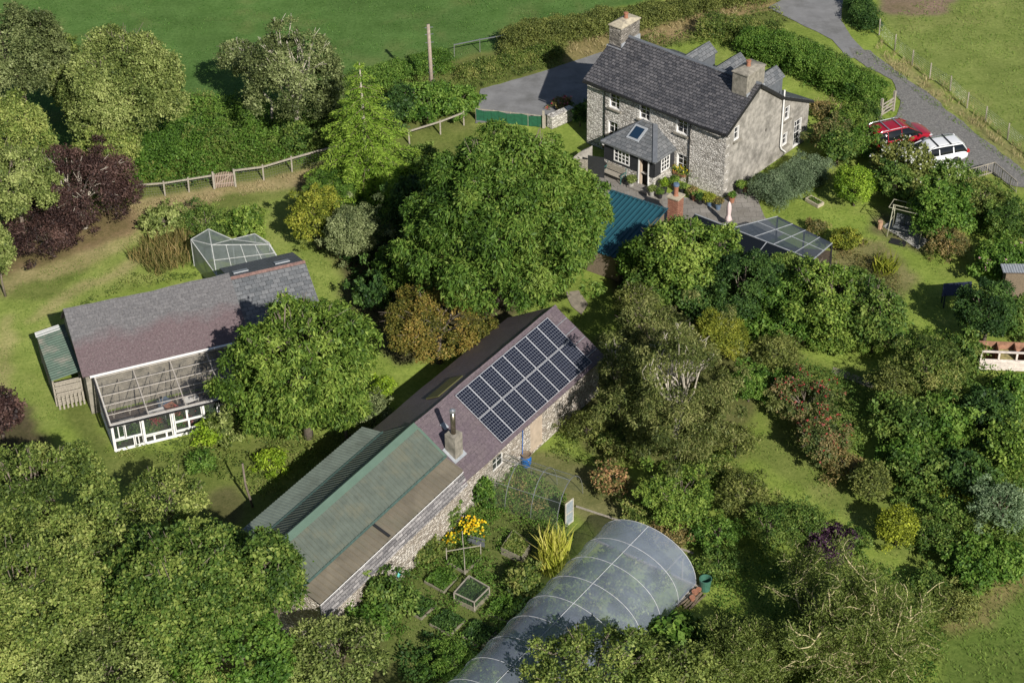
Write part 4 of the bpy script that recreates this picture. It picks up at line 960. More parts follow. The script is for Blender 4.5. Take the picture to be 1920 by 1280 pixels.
mb = MB(); f0 = ridgeL-dn*2.6; mb.slab([f0, ridgeR, ridgeR+sd*1.5-Vector((0, 0, .5)), f0+sd*1.5-Vector((0, 0, .5))], .02); mb.build('front_glazing', MAT['carglass'], PR)
mb = MB(); mb.bar(f0, ridgeR, .06, .05); mb.bar(ridgeR, backR, .06, .05)
for t in (.0, .28, .52, .78):
    mb.bar(ridgeL.lerp(ridgeR, t)+Vector((0, 0, .02)), backM.lerp(backR, max(0, t-.0)*1.0)+Vector((0, 0, .02)), .035, .03)
mb.bar(ridgeL.lerp(backM, .55)+Vector((0, 0, .02)), ridgeR.lerp(backR, .55)+Vector((0, 0, .02)), .04, .03)
for t in (.3, .62): mb.bar(f0.lerp(ridgeR, t)+Vector((0, 0, .02)), f0.lerp(ridgeR, t)+sd*1.5-Vector((0, 0, .48)), .035, .03)
mb.build('glazing_bars', MAT['lead'], PR)
mb = MB()
for p in (backM, backR, ridgeR+sd*.0, backM.lerp(backR, .5), f0+sd*1.45-Vector((0, 0, .48)), ridgeR+sd*1.45-Vector((0, 0, .48))): mb.box((p.x, p.y, p.z/2-.04), (.09, .09, p.z-.1))
mb.bar(backM-Vector((0, 0, .06)), backR-Vector((0, 0, .06)), .08, .1); mb.build('posts', MAT['black'], PR)

# ---------------------------------------------------------------- polycarbonate aviary behind the slate barn
AV = empty('plastic_lean_to', (-20.85, 79.10, 0), R(21), 'patched see-through plastic shelter with white battens behind the slate barn', 'shelter')
v = dict(a=(8.1, 15.5, 1.9), b=(9.3, 15.9, 2.1), c=(10.4, 14.8, 1.75), d=(11.7, 14.4, 2.05), e=(12.3, 13.5, 1.8), f=(12.5, 12.0, 1.35), g=(8.7, 12.0, 1.35), m=(9.0, 14.0, 2.2), n=(12.2, 13.1, 1.95))
v = {k: Vector(p) for k, p in v.items()}
mb = MB(); 
for f_ in ('abm', 'bcm', 'cnm', 'cdn', 'den', 'mnfg', 'amg'): mb.poly([v[k] for k in f_])
mb.build('roof_sheets', MAT['aviary'], AV)
mb = MB(); L0 = lambda p: Vector((p.x, p.y, 0))
for a_, b_ in ('ab', 'bc', 'cd', 'de', 'ef', 'fg', 'ga'): mb.poly([L0(v[a_]), L0(v[b_]), v[b_], v[a_]])
mb.build('side_sheets', MAT['aviary'], AV)
mb = MB()
for a_, b_ in ('ab', 'bc', 'cd', 'de', 'ef', 'fg', 'ga', 'am', 'bm', 'cm', 'mn', 'dn', 'nf', 'mg', 'cn'): mb.bar(v[a_], v[b_], .05, .04)
for t in (.25, .5, .75): mb.bar(v['m'].lerp(v['n'], t), v['g'].lerp(v['f'], t), .035, .03); mb.bar(v['g'].lerp(v['f'], t), L0(v['g'].lerp(v['f'], t)), .05)
mb.bar(v['m'].lerp(v['g'], .5), v['n'].lerp(v['f'], .5), .035, .03)
for k in 'abcdefg': mb.bar(v[k], L0(v[k]), .05)
mb.bar(L0(v['g'])+Vector((0, 0, .75)), L0(v['f'])+Vector((0, 0, .75)), .05, .04); mb.build('battens', plain('grey_batten', (.42, .43, .41), .7), AV)

# ---------------------------------------------------------------- wood store left of the slate barn
WS = empty('wood_store', tuple(SH(-2.15, 5.0).xy)+(0,), R(21), 'narrow wood store under a green corrugated iron roof against the slate barn', 'shed')
mb = MB(); corrugated(mb, (0, 0, 1.75), (0, 4.5, .12), (1.62, 0, .22), 0, .22, .06); mb.build('roof', MAT['metal_shed'], WS)
MB().slab([(-.05, 4.15, 1.90), (1.3, 4.15, 2.08), (1.3, 4.6, 2.09), (-.05, 4.6, 1.91)], .02).build('white_end_sheet', MAT['white'], WS)
mb = MB()
for x, y in ((.05, .1), (1.5, .1), (.05, 2.2), (.05, 4.3), (1.5, 4.3)): mb.box((x, y, .85), (.09, .09, 1.7))
for k in range(10): mb.box((.05, 2.2, .15+k*.17), (.03, 4.2, .1))
mb.build('posts', MAT['greywood'], WS)
mb = MB()
for k in range(11): mb.box((.78, -.02-.012*(k % 3), .12+k*.145), (1.42-.1*(k % 2), .05, .10))
for k in range(7): mb.box((.15+k*.22, -.30-.03*(k % 2), .42), (.10, .03, .85))
mb.build('pallet_front', MAT['greywood'], WS)

# ---------------------------------------------------------------- cars
MAT['plate'] = plain('yellow_plate', (.6, .45, .04), .5)
def car(label, paint, pos, heading, L, Wd, Hh, bars=True):
    o = empty('parked_car', pos, heading, label, 'car', 'cars parked on the gravel drive')
    hw = Wd/2
    def loft(st, mat, name, parent, smooth=True, sub=1):
        mb = MB(); rings = []
        for x, prof in st:
            b0 = len(mb.v); full = prof+[(-y, z) for y, z in reversed(prof)]
            mb.v += [Vector((x, y, z)) for y, z in full]; rings.append((b0, len(full)))
        for (a, n), (b_, _) in zip(rings, rings[1:]):
            for k in range(n): j = (k+1) % n; mb.f.append((a+k, b_+k, b_+j, a+j))
        mb.f.append(tuple(rings[0][0]+k for k in range(rings[0][1]))); mb.f.append(tuple(rings[-1][0]+k for k in reversed(range(rings[-1][1]))))
        ob = mb.build(name, mat, parent, smooth=smooth)
        if sub: sm = ob.modifiers.new('s', 'SUBSURF'); sm.levels = sub; sm.render_levels = 2
        return ob
    def sec(w, zb, zt, crown): return [(.0, zb), (w*.86, zb), (w*.97, zb+.12), (w, (zb+zt)/2), (w*.965, zt-.06), (w*.90, zt), (w*.45, zt+crown*.8)][0:] + [(.001, zt+crown)]
    h = Hh
    st = [(-L/2, .80, .42, .80), (-L/2+.05, .92, .32, .92), (-L/2+.35, 1.0, .24, .98), (-L*.30, 1.0, .22, .97), (0, 1.0, .22, .94), (L*.18, 1.0, .22, .95), (L*.30, .99, .22, .92), (L*.40, .95, .24, .83), (L/2-.14, .86, .28, .70), (L/2, .70, .38, .60)]
    body = loft([(x, sec(hw*k, zb, zt, .04)) for x, k, zb, zt in st], MAT[paint], 'body', o)
    gl = [(-L/2+.16, .80, .93, 1.0), (-L/2+.45, .74, .93, h-.10), (-L*.12, .76, .93, h-.05), (L*.08, .75, .93, h-.07), (L*.30, .80, .90, .97)]
    def gsec(k, zb, zt): 
        t = (zt-zb)/(h-zb); return [(0, zb-.1), (hw*.93, zb-.1), (hw*.93, zb), (hw*(.93-.19*t), zt-.03*t), (hw*(.86-.19*t), zt), (.001, zt+.02*t)]
    loft([(x, gsec(k, zb, zt)) for x, k, zb, zt in gl], MAT['carglass'], 'windows', o, sub=0)
    rz_ = [(-L/2+.30, h-.13, .69), (-L/2+.5, h-.055, .72), (-L*.12, h-.012, .745), (L*.04, h-.03, .735), (L*.11, h-.10, .72)]
    mb = MB(); rr = []
    for x, z, k in rz_:
        b0 = len(mb.v); mb.v += [Vector((x, y*hw*k, z-(.03 if abs(y) == 1 else 0))) for y in (-1, -.6, 0, .6, 1)]; rr.append(b0)
    for a, b_ in zip(rr, rr[1:]):
        for k in range(4): mb.f.append((a+k, b_+k, b_+k+1, a+k+1))
    rfm = mb.build('roof', MAT[paint], o, smooth=True); so = rfm.modifiers.new('t', 'SOLIDIFY'); so.thickness = .04; so.offset = 0
    for s in (-1, 1):
      for args in (((L*.10, s*hw*.71, h-.10), (L*.295, s*hw*.86, .93), .07, .05), ((-L/2+.42, s*hw*.70, h-.08), (-L/2+.17, s*hw*.84, .96), .14, .06), ((-L*.03, s*hw*.735, h-.09), (-L*.03, s*hw*.93, .92), .06, .04), ((-L*.25, s*hw*.735, h-.09), (-L*.25, s*hw*.93, .92), .08, .04)): MB().bar(*args).build('pillar', MAT[paint], o)
    for sx, sy in ((L*.31, 1), (L*.31, -1), (-L*.29, 1), (-L*.29, -1)):
        y = sy*(hw-.10); mb = MB(); k = 20
        def disc(mb, r0, r1, ya, yb):
            a = len(mb.v)
            for yy, r_ in ((ya, r0), (ya, r1), (yb, r1), (yb, r0)):
                for i in range(k): t = 2*math.pi*i/k; mb.v.append(Vector((sx+r_*math.cos(t), yy, .33+r_*math.sin(t))))
            for q in range(4):
                for i in range(k): j = (i+1) % k; A_, B_ = a+q*k, a+((q+1) % 4)*k; mb.f.append((A_+i, A_+j, B_+j, B_+i))
        disc(mb, .20, .33, y-.11, y+.11); w_ = mb.build('wheel', MAT['rubber'], o, smooth=False)
        mb = MB()
        for i in range(5):
            t = 2*math.pi*i/5; mb.bar((sx, y+sy*.09, .33), (sx+.2*math.cos(t), y+sy*.09, .33+.2*math.sin(t)), .055, .03)
        disc(mb, .17, .21, y+sy*.05, y+sy*.10); mb.build('rim', MAT['steel'], w_)
        mb = MB(); disc(mb, .0, .39, y-sy*.02, y+sy*.085); mb.build('wheel_arch', MAT['rubber'], o)
    for s in (-1, 1):
        MB().box((L/2-.26, s*hw*.70, .64), (.30, .34, .11)).build('headlight', MAT['lampclear'], o, bevel=.03)
        MB().box((-L/2+.09, s*hw*.80, .86), (.22, .24, .20)).build('tail_light', MAT['lampred'], o, bevel=.03)
        MB().box((L*.23, s*(hw+.08), .98), (.14, .2, .13)).build('wing_mirror', MAT[paint], o, bevel=.03)
        MB().tube([(-L*.38, s*hw*.70, h-.04), (-L*.33, s*hw*.70, h+.03), (L*.02, s*hw*.70, h+.03), (L*.07, s*hw*.70, h-.05)], .02, 5).build('roof_rail', MAT['steel'], o)
    MB().box((-L/2-.01, 0, .72), (.03, .50, .11)).build('number_plate', MAT['plate'], o); MB().box((L/2-.03, 0, .52), (.08, .9, .14)).build('grille', MAT['rubber'], o)
    for s in (-1, 1): MB().bar((L*.24, s*(hw+.004), .40), (-L*.20, s*(hw+.004), .40), .02, .05).build('side_trim', MAT['rubber'], o)
    if bars:
        for x in (-L*.22, -L*.02): MB().bar((x, -hw*.76, h+.05), (x, hw*.76, h+.05), .08, .03).build('roof_bar', MAT['steel' if paint == 'red' else 'rubber'], o)
    return o
car('dark red estate car with two silver roof bars parked on the gravel', 'red', (25.15, 109.2, 0.02), R(21), 4.6, 1.84, 1.58)
car('white estate car with black roof bars parked next to the red car', 'whitecar', (26.95, 106.85, 0.02), R(197), 4.5, 1.80, 1.45)

# ---------------------------------------------------------------- fences, gates, poles
def fence(label, pix, h, rails, spacing, mat='greywood', cat='fence', pw=.09, wires=0, posts_at=None, rail_w=.09):
    pts = [W(*p) for p in pix]; o = empty('fence', pts[0], 0, label, cat); P0 = pts[0]; total = []
    for a, b_ in zip(pts, pts[1:]):
        n = max(1, round((b_-a).length/spacing)); total += [a.lerp(b_, i/n) for i in range(n)]
    total.append(pts[-1]); total = [p-P0 for p in total]
    for p in total:
        d = Vector((random.uniform(-.03, .03), random.uniform(-.03, .03), 0)); MB().bar(p, p+Vector((0, 0, h*random.uniform(1.0, 1.1)))+d, pw, pw).build('post', MAT[mat], o)
    mb = MB()
    for z in rails:
        for a, b_ in zip(total, total[1:]): mb.bar(a+Vector((0, 0, z)), b_+Vector((0, 0, z)), .05, rail_w)
    if rails: mb.build('rail', MAT[mat], o)
    if wires:
        mb = MB()
        for i in range(wires):
            z = h*.93*(i+1)/wires
            for a, b_ in zip(total, total[1:]): mb.bar(a+Vector((0, 0, z)), b_+Vector((0, 0, z)), .007, .007)
        if wires > 3:
            for a, b_ in zip(total, total[1:]):
                k = int((b_-a).length/.16)
                for i in range(k): p = a.lerp(b_, i/k); mb.bar(p, p+Vector((0, 0, h*.9)), .005, .005)
        mb.build('wire', MAT['steel'], o)
    return o
fence('grey post and wire mesh stock fence along the right hand field', [(1648, 66), (1677, 95), (1710, 122), (1743, 148), (1781, 171), (1813, 203), (1847.5, 229), (1888.7, 262), (1925, 292)], 1.15, [], 5.0, wires=7, pw=.075)
fence('weathered post and rail fence running left from the wicket gate', [(404, 352), (355, 360), (310, 367), (242, 372)], 1.0, [.92], 2.2, rail_w=.11, wires=5)
fence('weathered post and rail fence running right from the wicket gate to the conifer', [(440, 345), (495, 338), (548, 322), (620, 302), (700, 285)], 1.05, [.98], 2.2, rail_w=.12, wires=5)
fence('short rail fence between the conifer and the walnut tree', [(768, 270), (826, 252), (870, 235)], 1.0, [.95], 2.4, rail_w=.11)
fence('white metal rail closing the gap in the roadside hedge', [(852, 108), (900, 98), (946, 90)], 1.0, [.98], 3.0, 'steel', 'railing', pw=.05, rail_w=.06)
p, q = W(404, 354), W(440, 350)
GT = empty('wicket_gate', p, math.atan2((q-p).y, (q-p).x), 'small weathered wooden picket gate between two rail fences', 'gate'); gl_ = (q-p).length
mb = MB(); n = 11
for i in range(n): mb.box((.08+i*(gl_-.16)/(n-1), 0, .56+.06*math.sin(math.pi*i/(n-1))), (.055, .03, 1.0+.1*math.sin(math.pi*i/(n-1))))
mb.build('palings', plain('pinkish_wood', (.34, .25, .2), .9, var=.2), GT)
MB().bar((0, .04, .3), (gl_, .04, .3), .04, .08).bar((0, .04, .9), (gl_, .04, .9), .04, .08).bar((0.05, .04, .3), (gl_-.05, .04, .9), .03, .07).build('braces', MAT['greywood'], GT)
for x in (-.06, gl_+.06): MB().box((x, 0, .62), (.12, .12, 1.24)).build('post', MAT['greywood'], GT)
p = W(811, 190)
UP_ = empty('utility_pole', p, 0, 'tall wooden utility pole standing in the shrubs beside the road', 'pole')
MB().tube([(0, 0, 0), (-.03, 0, 3), (-.06, .0, 5.75)], [.14, .13, .11], 10).build('pole', plain('pole_wood', (.31, .25, .2), .9, var=.25), UP_, smooth=True)
mb = MB()
for z in (5.5, 5.0, 4.4): mb.bar((-.3, 0, z), (.25, 0, z+.05), .04, .04)
for z in (2.2, 2.7, 3.2, 1.7): mb.bar((-.2, 0, z), (.22, 0, z), .025, .025)
mb.box((.2, -.05, 1.4), (.12, .12, .35)); mb.build('fittings', MAT['steel'], UP_)
# netting screen along the road, stone wall with flowers, gate posts
p, q = W(893, 226), W(1022, 240)
GS_ = empty('net_screen', p, math.atan2((q-p).y, (q-p).x), 'green windbreak netting stretched along the road edge', 'screen')
mb = MB(); n = 9; ln = (q-p).length
for i in range(n): mb.prism([(ln*i/n, 0, .02), (ln*(i+1)/n, .02, .02), (ln*(i+1)/n, .02, .75+.06*(i % 3)), (ln*i/n, 0, .75+.06*((i-1) % 3))], (0, .012, 0))
mb.build('netting', MAT['rope_green'], GS_); mb = MB()
for i in range(5): mb.box((ln*i/4, .05, .45), (.07, .07, .9))
mb.bar((0, .05, .85), (ln, .05, .85), .04, .06); mb.build('posts', MAT['greywood'], GS_)
p, q = W(1030, 240), W(1072, 222)
mb = MB(); u_ = (q-p).normalized(); mb.box((0, 0, .45), ((q-p).length, .5, .9), math.atan2(u_.y, u_.x))
o = mb.build('garden_wall', MAT['rubble']); o.location = (p+q)/2; tag(o, 'low rubble stone wall with flowers on top by the road gateway', 'wall')
o = MB().box((0, 0, .65), (.16, .16, 1.3)).build('gate_post', MAT['greywood']); o.location = W(1019, 240); tag(o, 'single squared timber gatepost at the end of the green netting', 'post')
p, q = W(1070, 322), W(1102, 318)
mb = MB(); u_ = (q-p); mb.prism([(0, 0, 0), (u_.x, u_.y, 0), (u_.x, u_.y, 1.55), (u_.x*.5, u_.y*.5, 1.35), (0, 0, .9)], (.3, .35, 0))
o = mb.build('garden_wall', MAT['render']); o.location = p; tag(o, 'curved rendered garden wall meeting the left corner of the farmhouse', 'wall')
p, q = W(1078, 328), W(1100, 330)
mb = MB(); n = 9; u_ = (q-p)
for i in range(n): t = p.lerp(q, i/(n-1))-p; mb.box((t.x, t.y, .6), (.13, .04, 1.2), math.atan2(u_.y, u_.x))
mb.bar((0, .06, .3), (u_.x, u_.y+.06, .3), .05, .08); mb.bar((0, .06, 1.0), (u_.x, u_.y+.06, 1.0), .05, .08)
o = mb.build('board_gate', MAT['greywood']); o.location = p; tag(o, 'low vertical board gate beside the curved garden wall', 'gate')
p, q = W(1104, 330), W(1131, 334); mb = MB(); u_ = q-p
for i in range(8): t = p.lerp(q, i/7)-p; mb.box((t.x, t.y, .75), (.14, .04, 1.5), math.atan2(u_.y, u_.x))
mb.bar((0, .06, 1.2), (u_.x, u_.y+.06, 1.2), .05, .08)
o = mb.build('board_fence', MAT['brownwood']); o.location = p; o.data.materials[0] = MAT['blackboard']; tag(o, 'brown board fence panel left of the porch, its shadow painted near-black', 'fence')  # near-black boards replace the brown to paint the fence as shadowed
p, q = W(1652, 222), W(1668, 212)
FG = empty('field_gate', p, math.atan2((q-p).y, (q-p).x), 'grey wooden barred gate between tall posts behind the red car', 'gate'); ln = (q-p).length+.3
mb = MB()
for z in (.25, .5, .75, 1.0): mb.bar((0, 0, z), (ln, 0, z), .04, .09)
mb.bar((0, .03, .2), (ln, .03, 1.0), .04, .08); mb.build('bars', MAT['greywood'], FG)
for x in (-.08, ln+.08): MB().box((x, 0, .75), (.15, .15, 1.5)).build('post', MAT['greywood'], FG)

# ---------------------------------------------------------------- patio things
p = H.matrix_world if False else None
def hl(x, y, z=0):
    c, s = math.cos(R(-41.144)), math.sin(R(-41.144)); return Vector((13.222+x*c-y*s, 102.794+x*s+y*c, z))
def bench(pos, rz):
    o = empty('garden_bench', pos, rz, 'grey slatted bench with green cast ends against the porch', 'bench')
    mb = MB()
    for i in range(5): mb.box((0, -.05-i*.09, .43), (1.5, .07, .03))
    mb.build('seat', MAT['greywood'], o); mb = MB()
    for i in range(5): mb.box((0, .04+i*.022, .52+i*.085), (1.5, .025, .07))
    mb.build('backrest', MAT['greywood'], o)
    for x in (-.74, .74):
        MB().bar((x, -.42, 0), (x, -.40, .62), .05).bar((x, .06, 0), (x, .14, .9), .05).bar((x, -.42, .62), (x, .08, .64), .06, .04).bar((x, -.40, .42), (x, .06, .42), .05).build('end_frame', plain('cast_green', (.04, .12, .11), .6), o)
bench(hl(-6.75, -2.1, .02), R(-41.1))
def pot_plant(i, px, py, r, h, potm, leafm, label, ph=.38, st='small', pr=.2):
    p = W(px, py, .02); o = empty('potted_plant', p, 0, label, 'potted plant', 'plants in pots around the patio')
    MB().tube_z((0, 0, 0), [(pr*.7, 0), (pr, ph*.92), (pr*1.08, ph*.93), (pr*1.08, ph), (pr*.85, ph-.02)], 14, True).build('pot', MAT[potm], o, smooth=False)
    lob, lrs = lobe_set((0, 0, ph+h*.5), (r, r, h*.55), 8, r*.45+.06, -.3)
    P, N, T, ti = tufts_on_lobes(np.array((0, 0, ph+h*.5)), np.array((r, r, h*.55)), lob, lrs, .13, 7, .10, .35, 0, .2)
    m_ = P[:, 2] > .03; leaves('foliage', P[m_], N[m_], .11, .06, ti[m_], MAT[leafm], o, T[m_])
PL = [(1245, 362, .26, .7, 'black', 'lime', 'clipped lime green conifer in a black pot right of the porch'),
      (1264, 355, .28, .6, 'black', 'bright', 'bright green bushy plant in a dark pot beside the clipped lime conifer'),
      (1279, 363, .2, .35, 'black', 'shrub', 'small dull green potted plant third from the porch'),
      (1297, 372, .28, .35, 'black', 'rust', 'reddish brown plant in a dark pot at the foot of the farmhouse wall'),
      (1302, 375, .16, .22, 'terracotta', 'green', 'tiny plant in a small orange terracotta pot'),
      (1313, 382, .24, .3, 'black', 'dark', 'dark green plant in a pot left of the golden maple pot'),
      (1330, 386, .38, .45, 'bluepot', 'goldgreen', 'spreading golden plant in a blue glazed pot'),
      (1346, 392, .26, .35, 'bluepot', 'rust', 'brownish plant in a blue glazed pot at the farmhouse corner'),
      (1388, 362, .28, .45, 'black', 'bright', 'bright green plant in a black pot by the gable wall'),
      (1397, 359, .2, .3, 'terracotta', 'bright', 'pale green plant in a terracotta pot beside the black pot at the gable'),
      (1372, 379, .2, .35, 'terracotta', 'green', 'small green plant in a terracotta pot just round the farmhouse corner'),
      (1183, 351, .3, .4, 'concrete', 'palegreen', 'pale green plant in a stone trough left of the porch door'),
      (1222, 367, .22, .3, 'concrete', 'palegreen', 'pale plant in a stone pot right of the doorstep'),
      (1237, 371, .18, .2, 'black', 'shrub', 'low dark plant in a pot in front of the clipped lime conifer')]
for i, a_ in enumerate(PL): pot_plant(i, *a_)
# window box and hanging basket
o = empty('window_box', hl(-3.35, .1, .75), R(-41.1), 'window box of yellow and red flowers under the ground floor window', 'window box'); MB().box((0, 0, -.12), (.9, .25, .2)).build('box', MAT['terracotta'], o)
n = 500; P = rng.normal(size=(n, 3))*np.array([.38, .15, .12])+np.array([0, 0, .12]); leaves('foliage', P, rng.normal(size=(n, 3))+np.array([0, 0, .6]), .1, .06, rng.random(n), MAT['bright'], o)
n = 60; P = rng.normal(size=(n, 3))*np.array([.36, .15, .08])+np.array([0, 0, .25]); leaves('flowers', P, rng.normal(size=(n, 3))+np.array([0, 0, 1]), .1, .09, rng.random(n), MAT['floweryellow'], o)
o = empty('hanging_basket', hl(-8.4, -.9, 1.35), 0, 'hanging basket of pink flowers at the left side of the porch', 'flower basket')
n = 900; P = rng.normal(size=(n, 3))*.17; leaves('foliage', P, rng.normal(size=(n, 3)), .09, .06, rng.random(n), MAT['green'], o)
n = 160; P = unit(rng.normal(size=(n, 3))+np.array([0, -.3, .4]))*.3; leaves('flowers', P, P, .11, .10, rng.random(n), MAT['flowerpink'], o)
mb = MB(); mb.tube_z((0, 0, -.25), [(.05, -.12), (.2, 0), (.24, .12)], 10, True); mb.bar((0, 0, -.1), (0, 0, .75), .012); mb.bar((0, 0, .75), (.35, .3, .75), .02); mb.build('basket', MAT['brownwood'], o)
# parasol
p = W(1365, 424, .02); o = empty('folded_parasol', p, 0, 'closed pale pink parasol standing on the patio', 'parasol')
MB().tube_z((0, 0, 0), [(.25, 0), (.25, .06), (.04, .1), (.025, .5)], 14, True).tube_z((0, 0, 0), [(.022, .3), (.022, 1.75)], 8, True).build('pole', MAT['white'], o)
mb = MB(); k = 16; pr_ = [(.17, .42), (.21, .5), (.15, .68), (.11, .82), (.125, .95), (.14, 1.25), (.12, 1.5), (.075, 1.66), (.02, 1.74)]; rs = []
for r_, z in pr_:
    b0 = len(mb.v); mb.v += [Vector(((r_*(1+.18*((i % 2)*2-1)))*math.cos(2*math.pi*i/k), (r_*(1+.18*((i % 2)*2-1)))*math.sin(2*math.pi*i/k), z)) for i in range(k)]; rs.append(b0)
for a, b_ in zip(rs, rs[1:]):
    for i in range(k): j = (i+1) % k; mb.f.append((a+i, a+j, b_+j, b_+i))
mb.build('canopy', MAT['pinkcloth'], o, smooth=True)
# stone trough on the lawn
p = W(1527, 381); o = empty('stone_trough', p, R(-52), 'shallow stone trough planted with moss on the lawn', 'trough')
mb = MB(); mb.b3(-.55, .55, -.28, -.2, 0, .22).b3(-.55, .55, .2, .28, 0, .22).b3(-.55, -.47, -.2, .2, 0, .22).b3(.47, .55, -.2, .2, 0, .22); mb.build('trough', MAT['cap'], o)
n = 500; P = np.stack([rng.uniform(-.45, .45, n), rng.uniform(-.2, .2, n), rng.uniform(.12, .26, n)], 1); leaves('moss', P, rng.normal(size=(n, 3))+np.array([0, 0, 1.]), .08, .05, rng.random(n), MAT['shrub'], o)
# swing seat
p = W(1700, 440); o = empty('swing_seat', p, R(-28), 'olive metal swing seat with slate grey cushions on a paved slab', 'swing seat')
for s in (-1, 1):
    x = s*1.0; MB().tube([(x, -.75, 0), (x, -.35, .9), (x, 0, 1.85)], .03, 6).tube([(x, .75, 0), (x, .4, .9), (x, 0, 1.85)], .03, 6).tube([(x, -.35, .9), (x, .4, .9)], .02, 6).tube([(x*.86, -.25, .5), (x*.86, -.1, 1.2), (x*.9, 0, 1.8)], .015, 5).build('side_frame', MAT['frame_olive'], o, smooth=True)
MB().tube([(-1.05, 0, 1.85), (1.05, 0, 1.85)], .03, 6).tube([(-1.15, -.5, 1.92), (1.15, -.5, 1.92)], .02, 6).tube([(-1.15, .5, 1.92), (1.15, .5, 1.92)], .02, 6).tube([(-1.15, -.5, 1.92), (-1.15, .5, 1.92)], .02, 6).tube([(1.15, -.5, 1.92), (1.15, .5, 1.92)], .02, 6).build('canopy_frame', MAT['frame_olive'], o)
mb = MB(); [mb.box((-.56+i*.56, -.05, .48), (.54, .5, .09)) for i in range(3)]; mb.build('seat_cushion', MAT['cushion'], o, bevel=.03)
mb = MB(); [mb.box((-.56+i*.56, .27, .85), (.54, .60, .09), ax=((1, 0, 0), (0, .3, .95), (0, -.95, .3))) for i in range(3)]; mb.build('back_cushion', MAT['cushion'], o, bevel=.03)
MB().box((-.2, -1.05, .012), (1.0, .6, .02)).build('mat', MAT['black'], o)
o = MB().tube_z((0, 0, 0), [(.16, 0), (.15, .45), (.17, .5)], 10, True).build('log_stool', plain('sawn_log', (.42, .26, .16), .9)); o.location = W(1650, 428); tag(o, 'upright orange brown log left of the swing seat', 'log')
# compost bays on the right
p = W(1836, 692); o = empty('compost_bay', p, R(-6), 'white painted timber compost bays with an orange board inside', 'compost bin')
mb = MB()
for x in (0, .95, 1.9, 2.6): mb.box((x, 0, .62), (.10, .10, 1.24))
mb.bar((0, 0, 1.22), (2.7, 0, 1.22), .1, .08); mb.bar((0, -.02, .68), (2.7, -.02, .68), .06, .08)
for z in (.12, .28, .44, .60): mb.box((1.3, -.06, z), (2.7, .04, .13))
mb.build('white_frame', plain('chalky_paint', (.62, .55, .5), .8, var=.2, scale=5), o)
mb = MB(); mb.b3(-.05, 2.7, 1.1, 1.16, 0, 1.1); [mb.b3(x-.02, x+.02, .05, 1.1, 0, 1.1) for x in (0, .95, 1.9, 2.65)]; mb.build('dividers', plain('stained_boards', (.30, .16, .10), .85, var=.4, scale=5), o)
mb = MB(); mb.box((1.45, .55, .45), (.85, .9, .5)).build('compost_heap', MAT['straw'] if False else plain('compost', (.28, .24, .1), .95, var=.5, scale=7), o)
# grey shed roof at right edge
p = W(1890, 560); o = empty('small_shed', p, R(-3), 'flat grey roofed shed half hidden by shrubs at the right edge', 'shed')
mb = MB(); corrugated(mb, (-.6, .6, 2.0), (3.2, 0, 0), (0, -1.0, .05), 0, .15, .025); mb.build('roof', MAT['lead'], o); MB().b3(-.4, 2.5, -.3, .5, 0, 1.9).build('walls', MAT['brownwood'], o)
o = MB(); o.slab([(-.9, -.35, .9), (.8, -.4, 1.0), (.9, .4, 1.35), (-.7, .4, 1.25)], .04); [o.box((x, y, .5), (.07, .07, 1.0)) for x in (-.7, .7) for y in (-.25, .3)]
o = o.build('log_store', plain('navy_sheet', (.02, .025, .05), .4)); o.location = W(1790, 572); tag(o, 'dark navy sheeted stand in the shade beside the dark evergreen', 'shelter')
# lattice panel enclosure near the drive
o = empty('wire_enclosure', W(1850, 345), 0, 'grey wire and batten enclosure overgrown at the edge of the drive', 'enclosure')
mb = MB(); a1, a2, a3 = [W(*t)-W(1850, 345) for t in ((1815, 338), (1862, 325), (1905, 362))]
for a_, b_ in ((a1, a2), (a2, a3)):
    for z in (.1, .8): mb.bar(a_+Vector((0, 0, z)), b_+Vector((0, 0, z)), .05, .05)
    for i in range(12): q_ = a_.lerp(b_, i/11); mb.bar(q_, q_+Vector((0, 0, .85)), .02 if i % 4 else .05)
mb.build('lattice', MAT['greywood'], o)

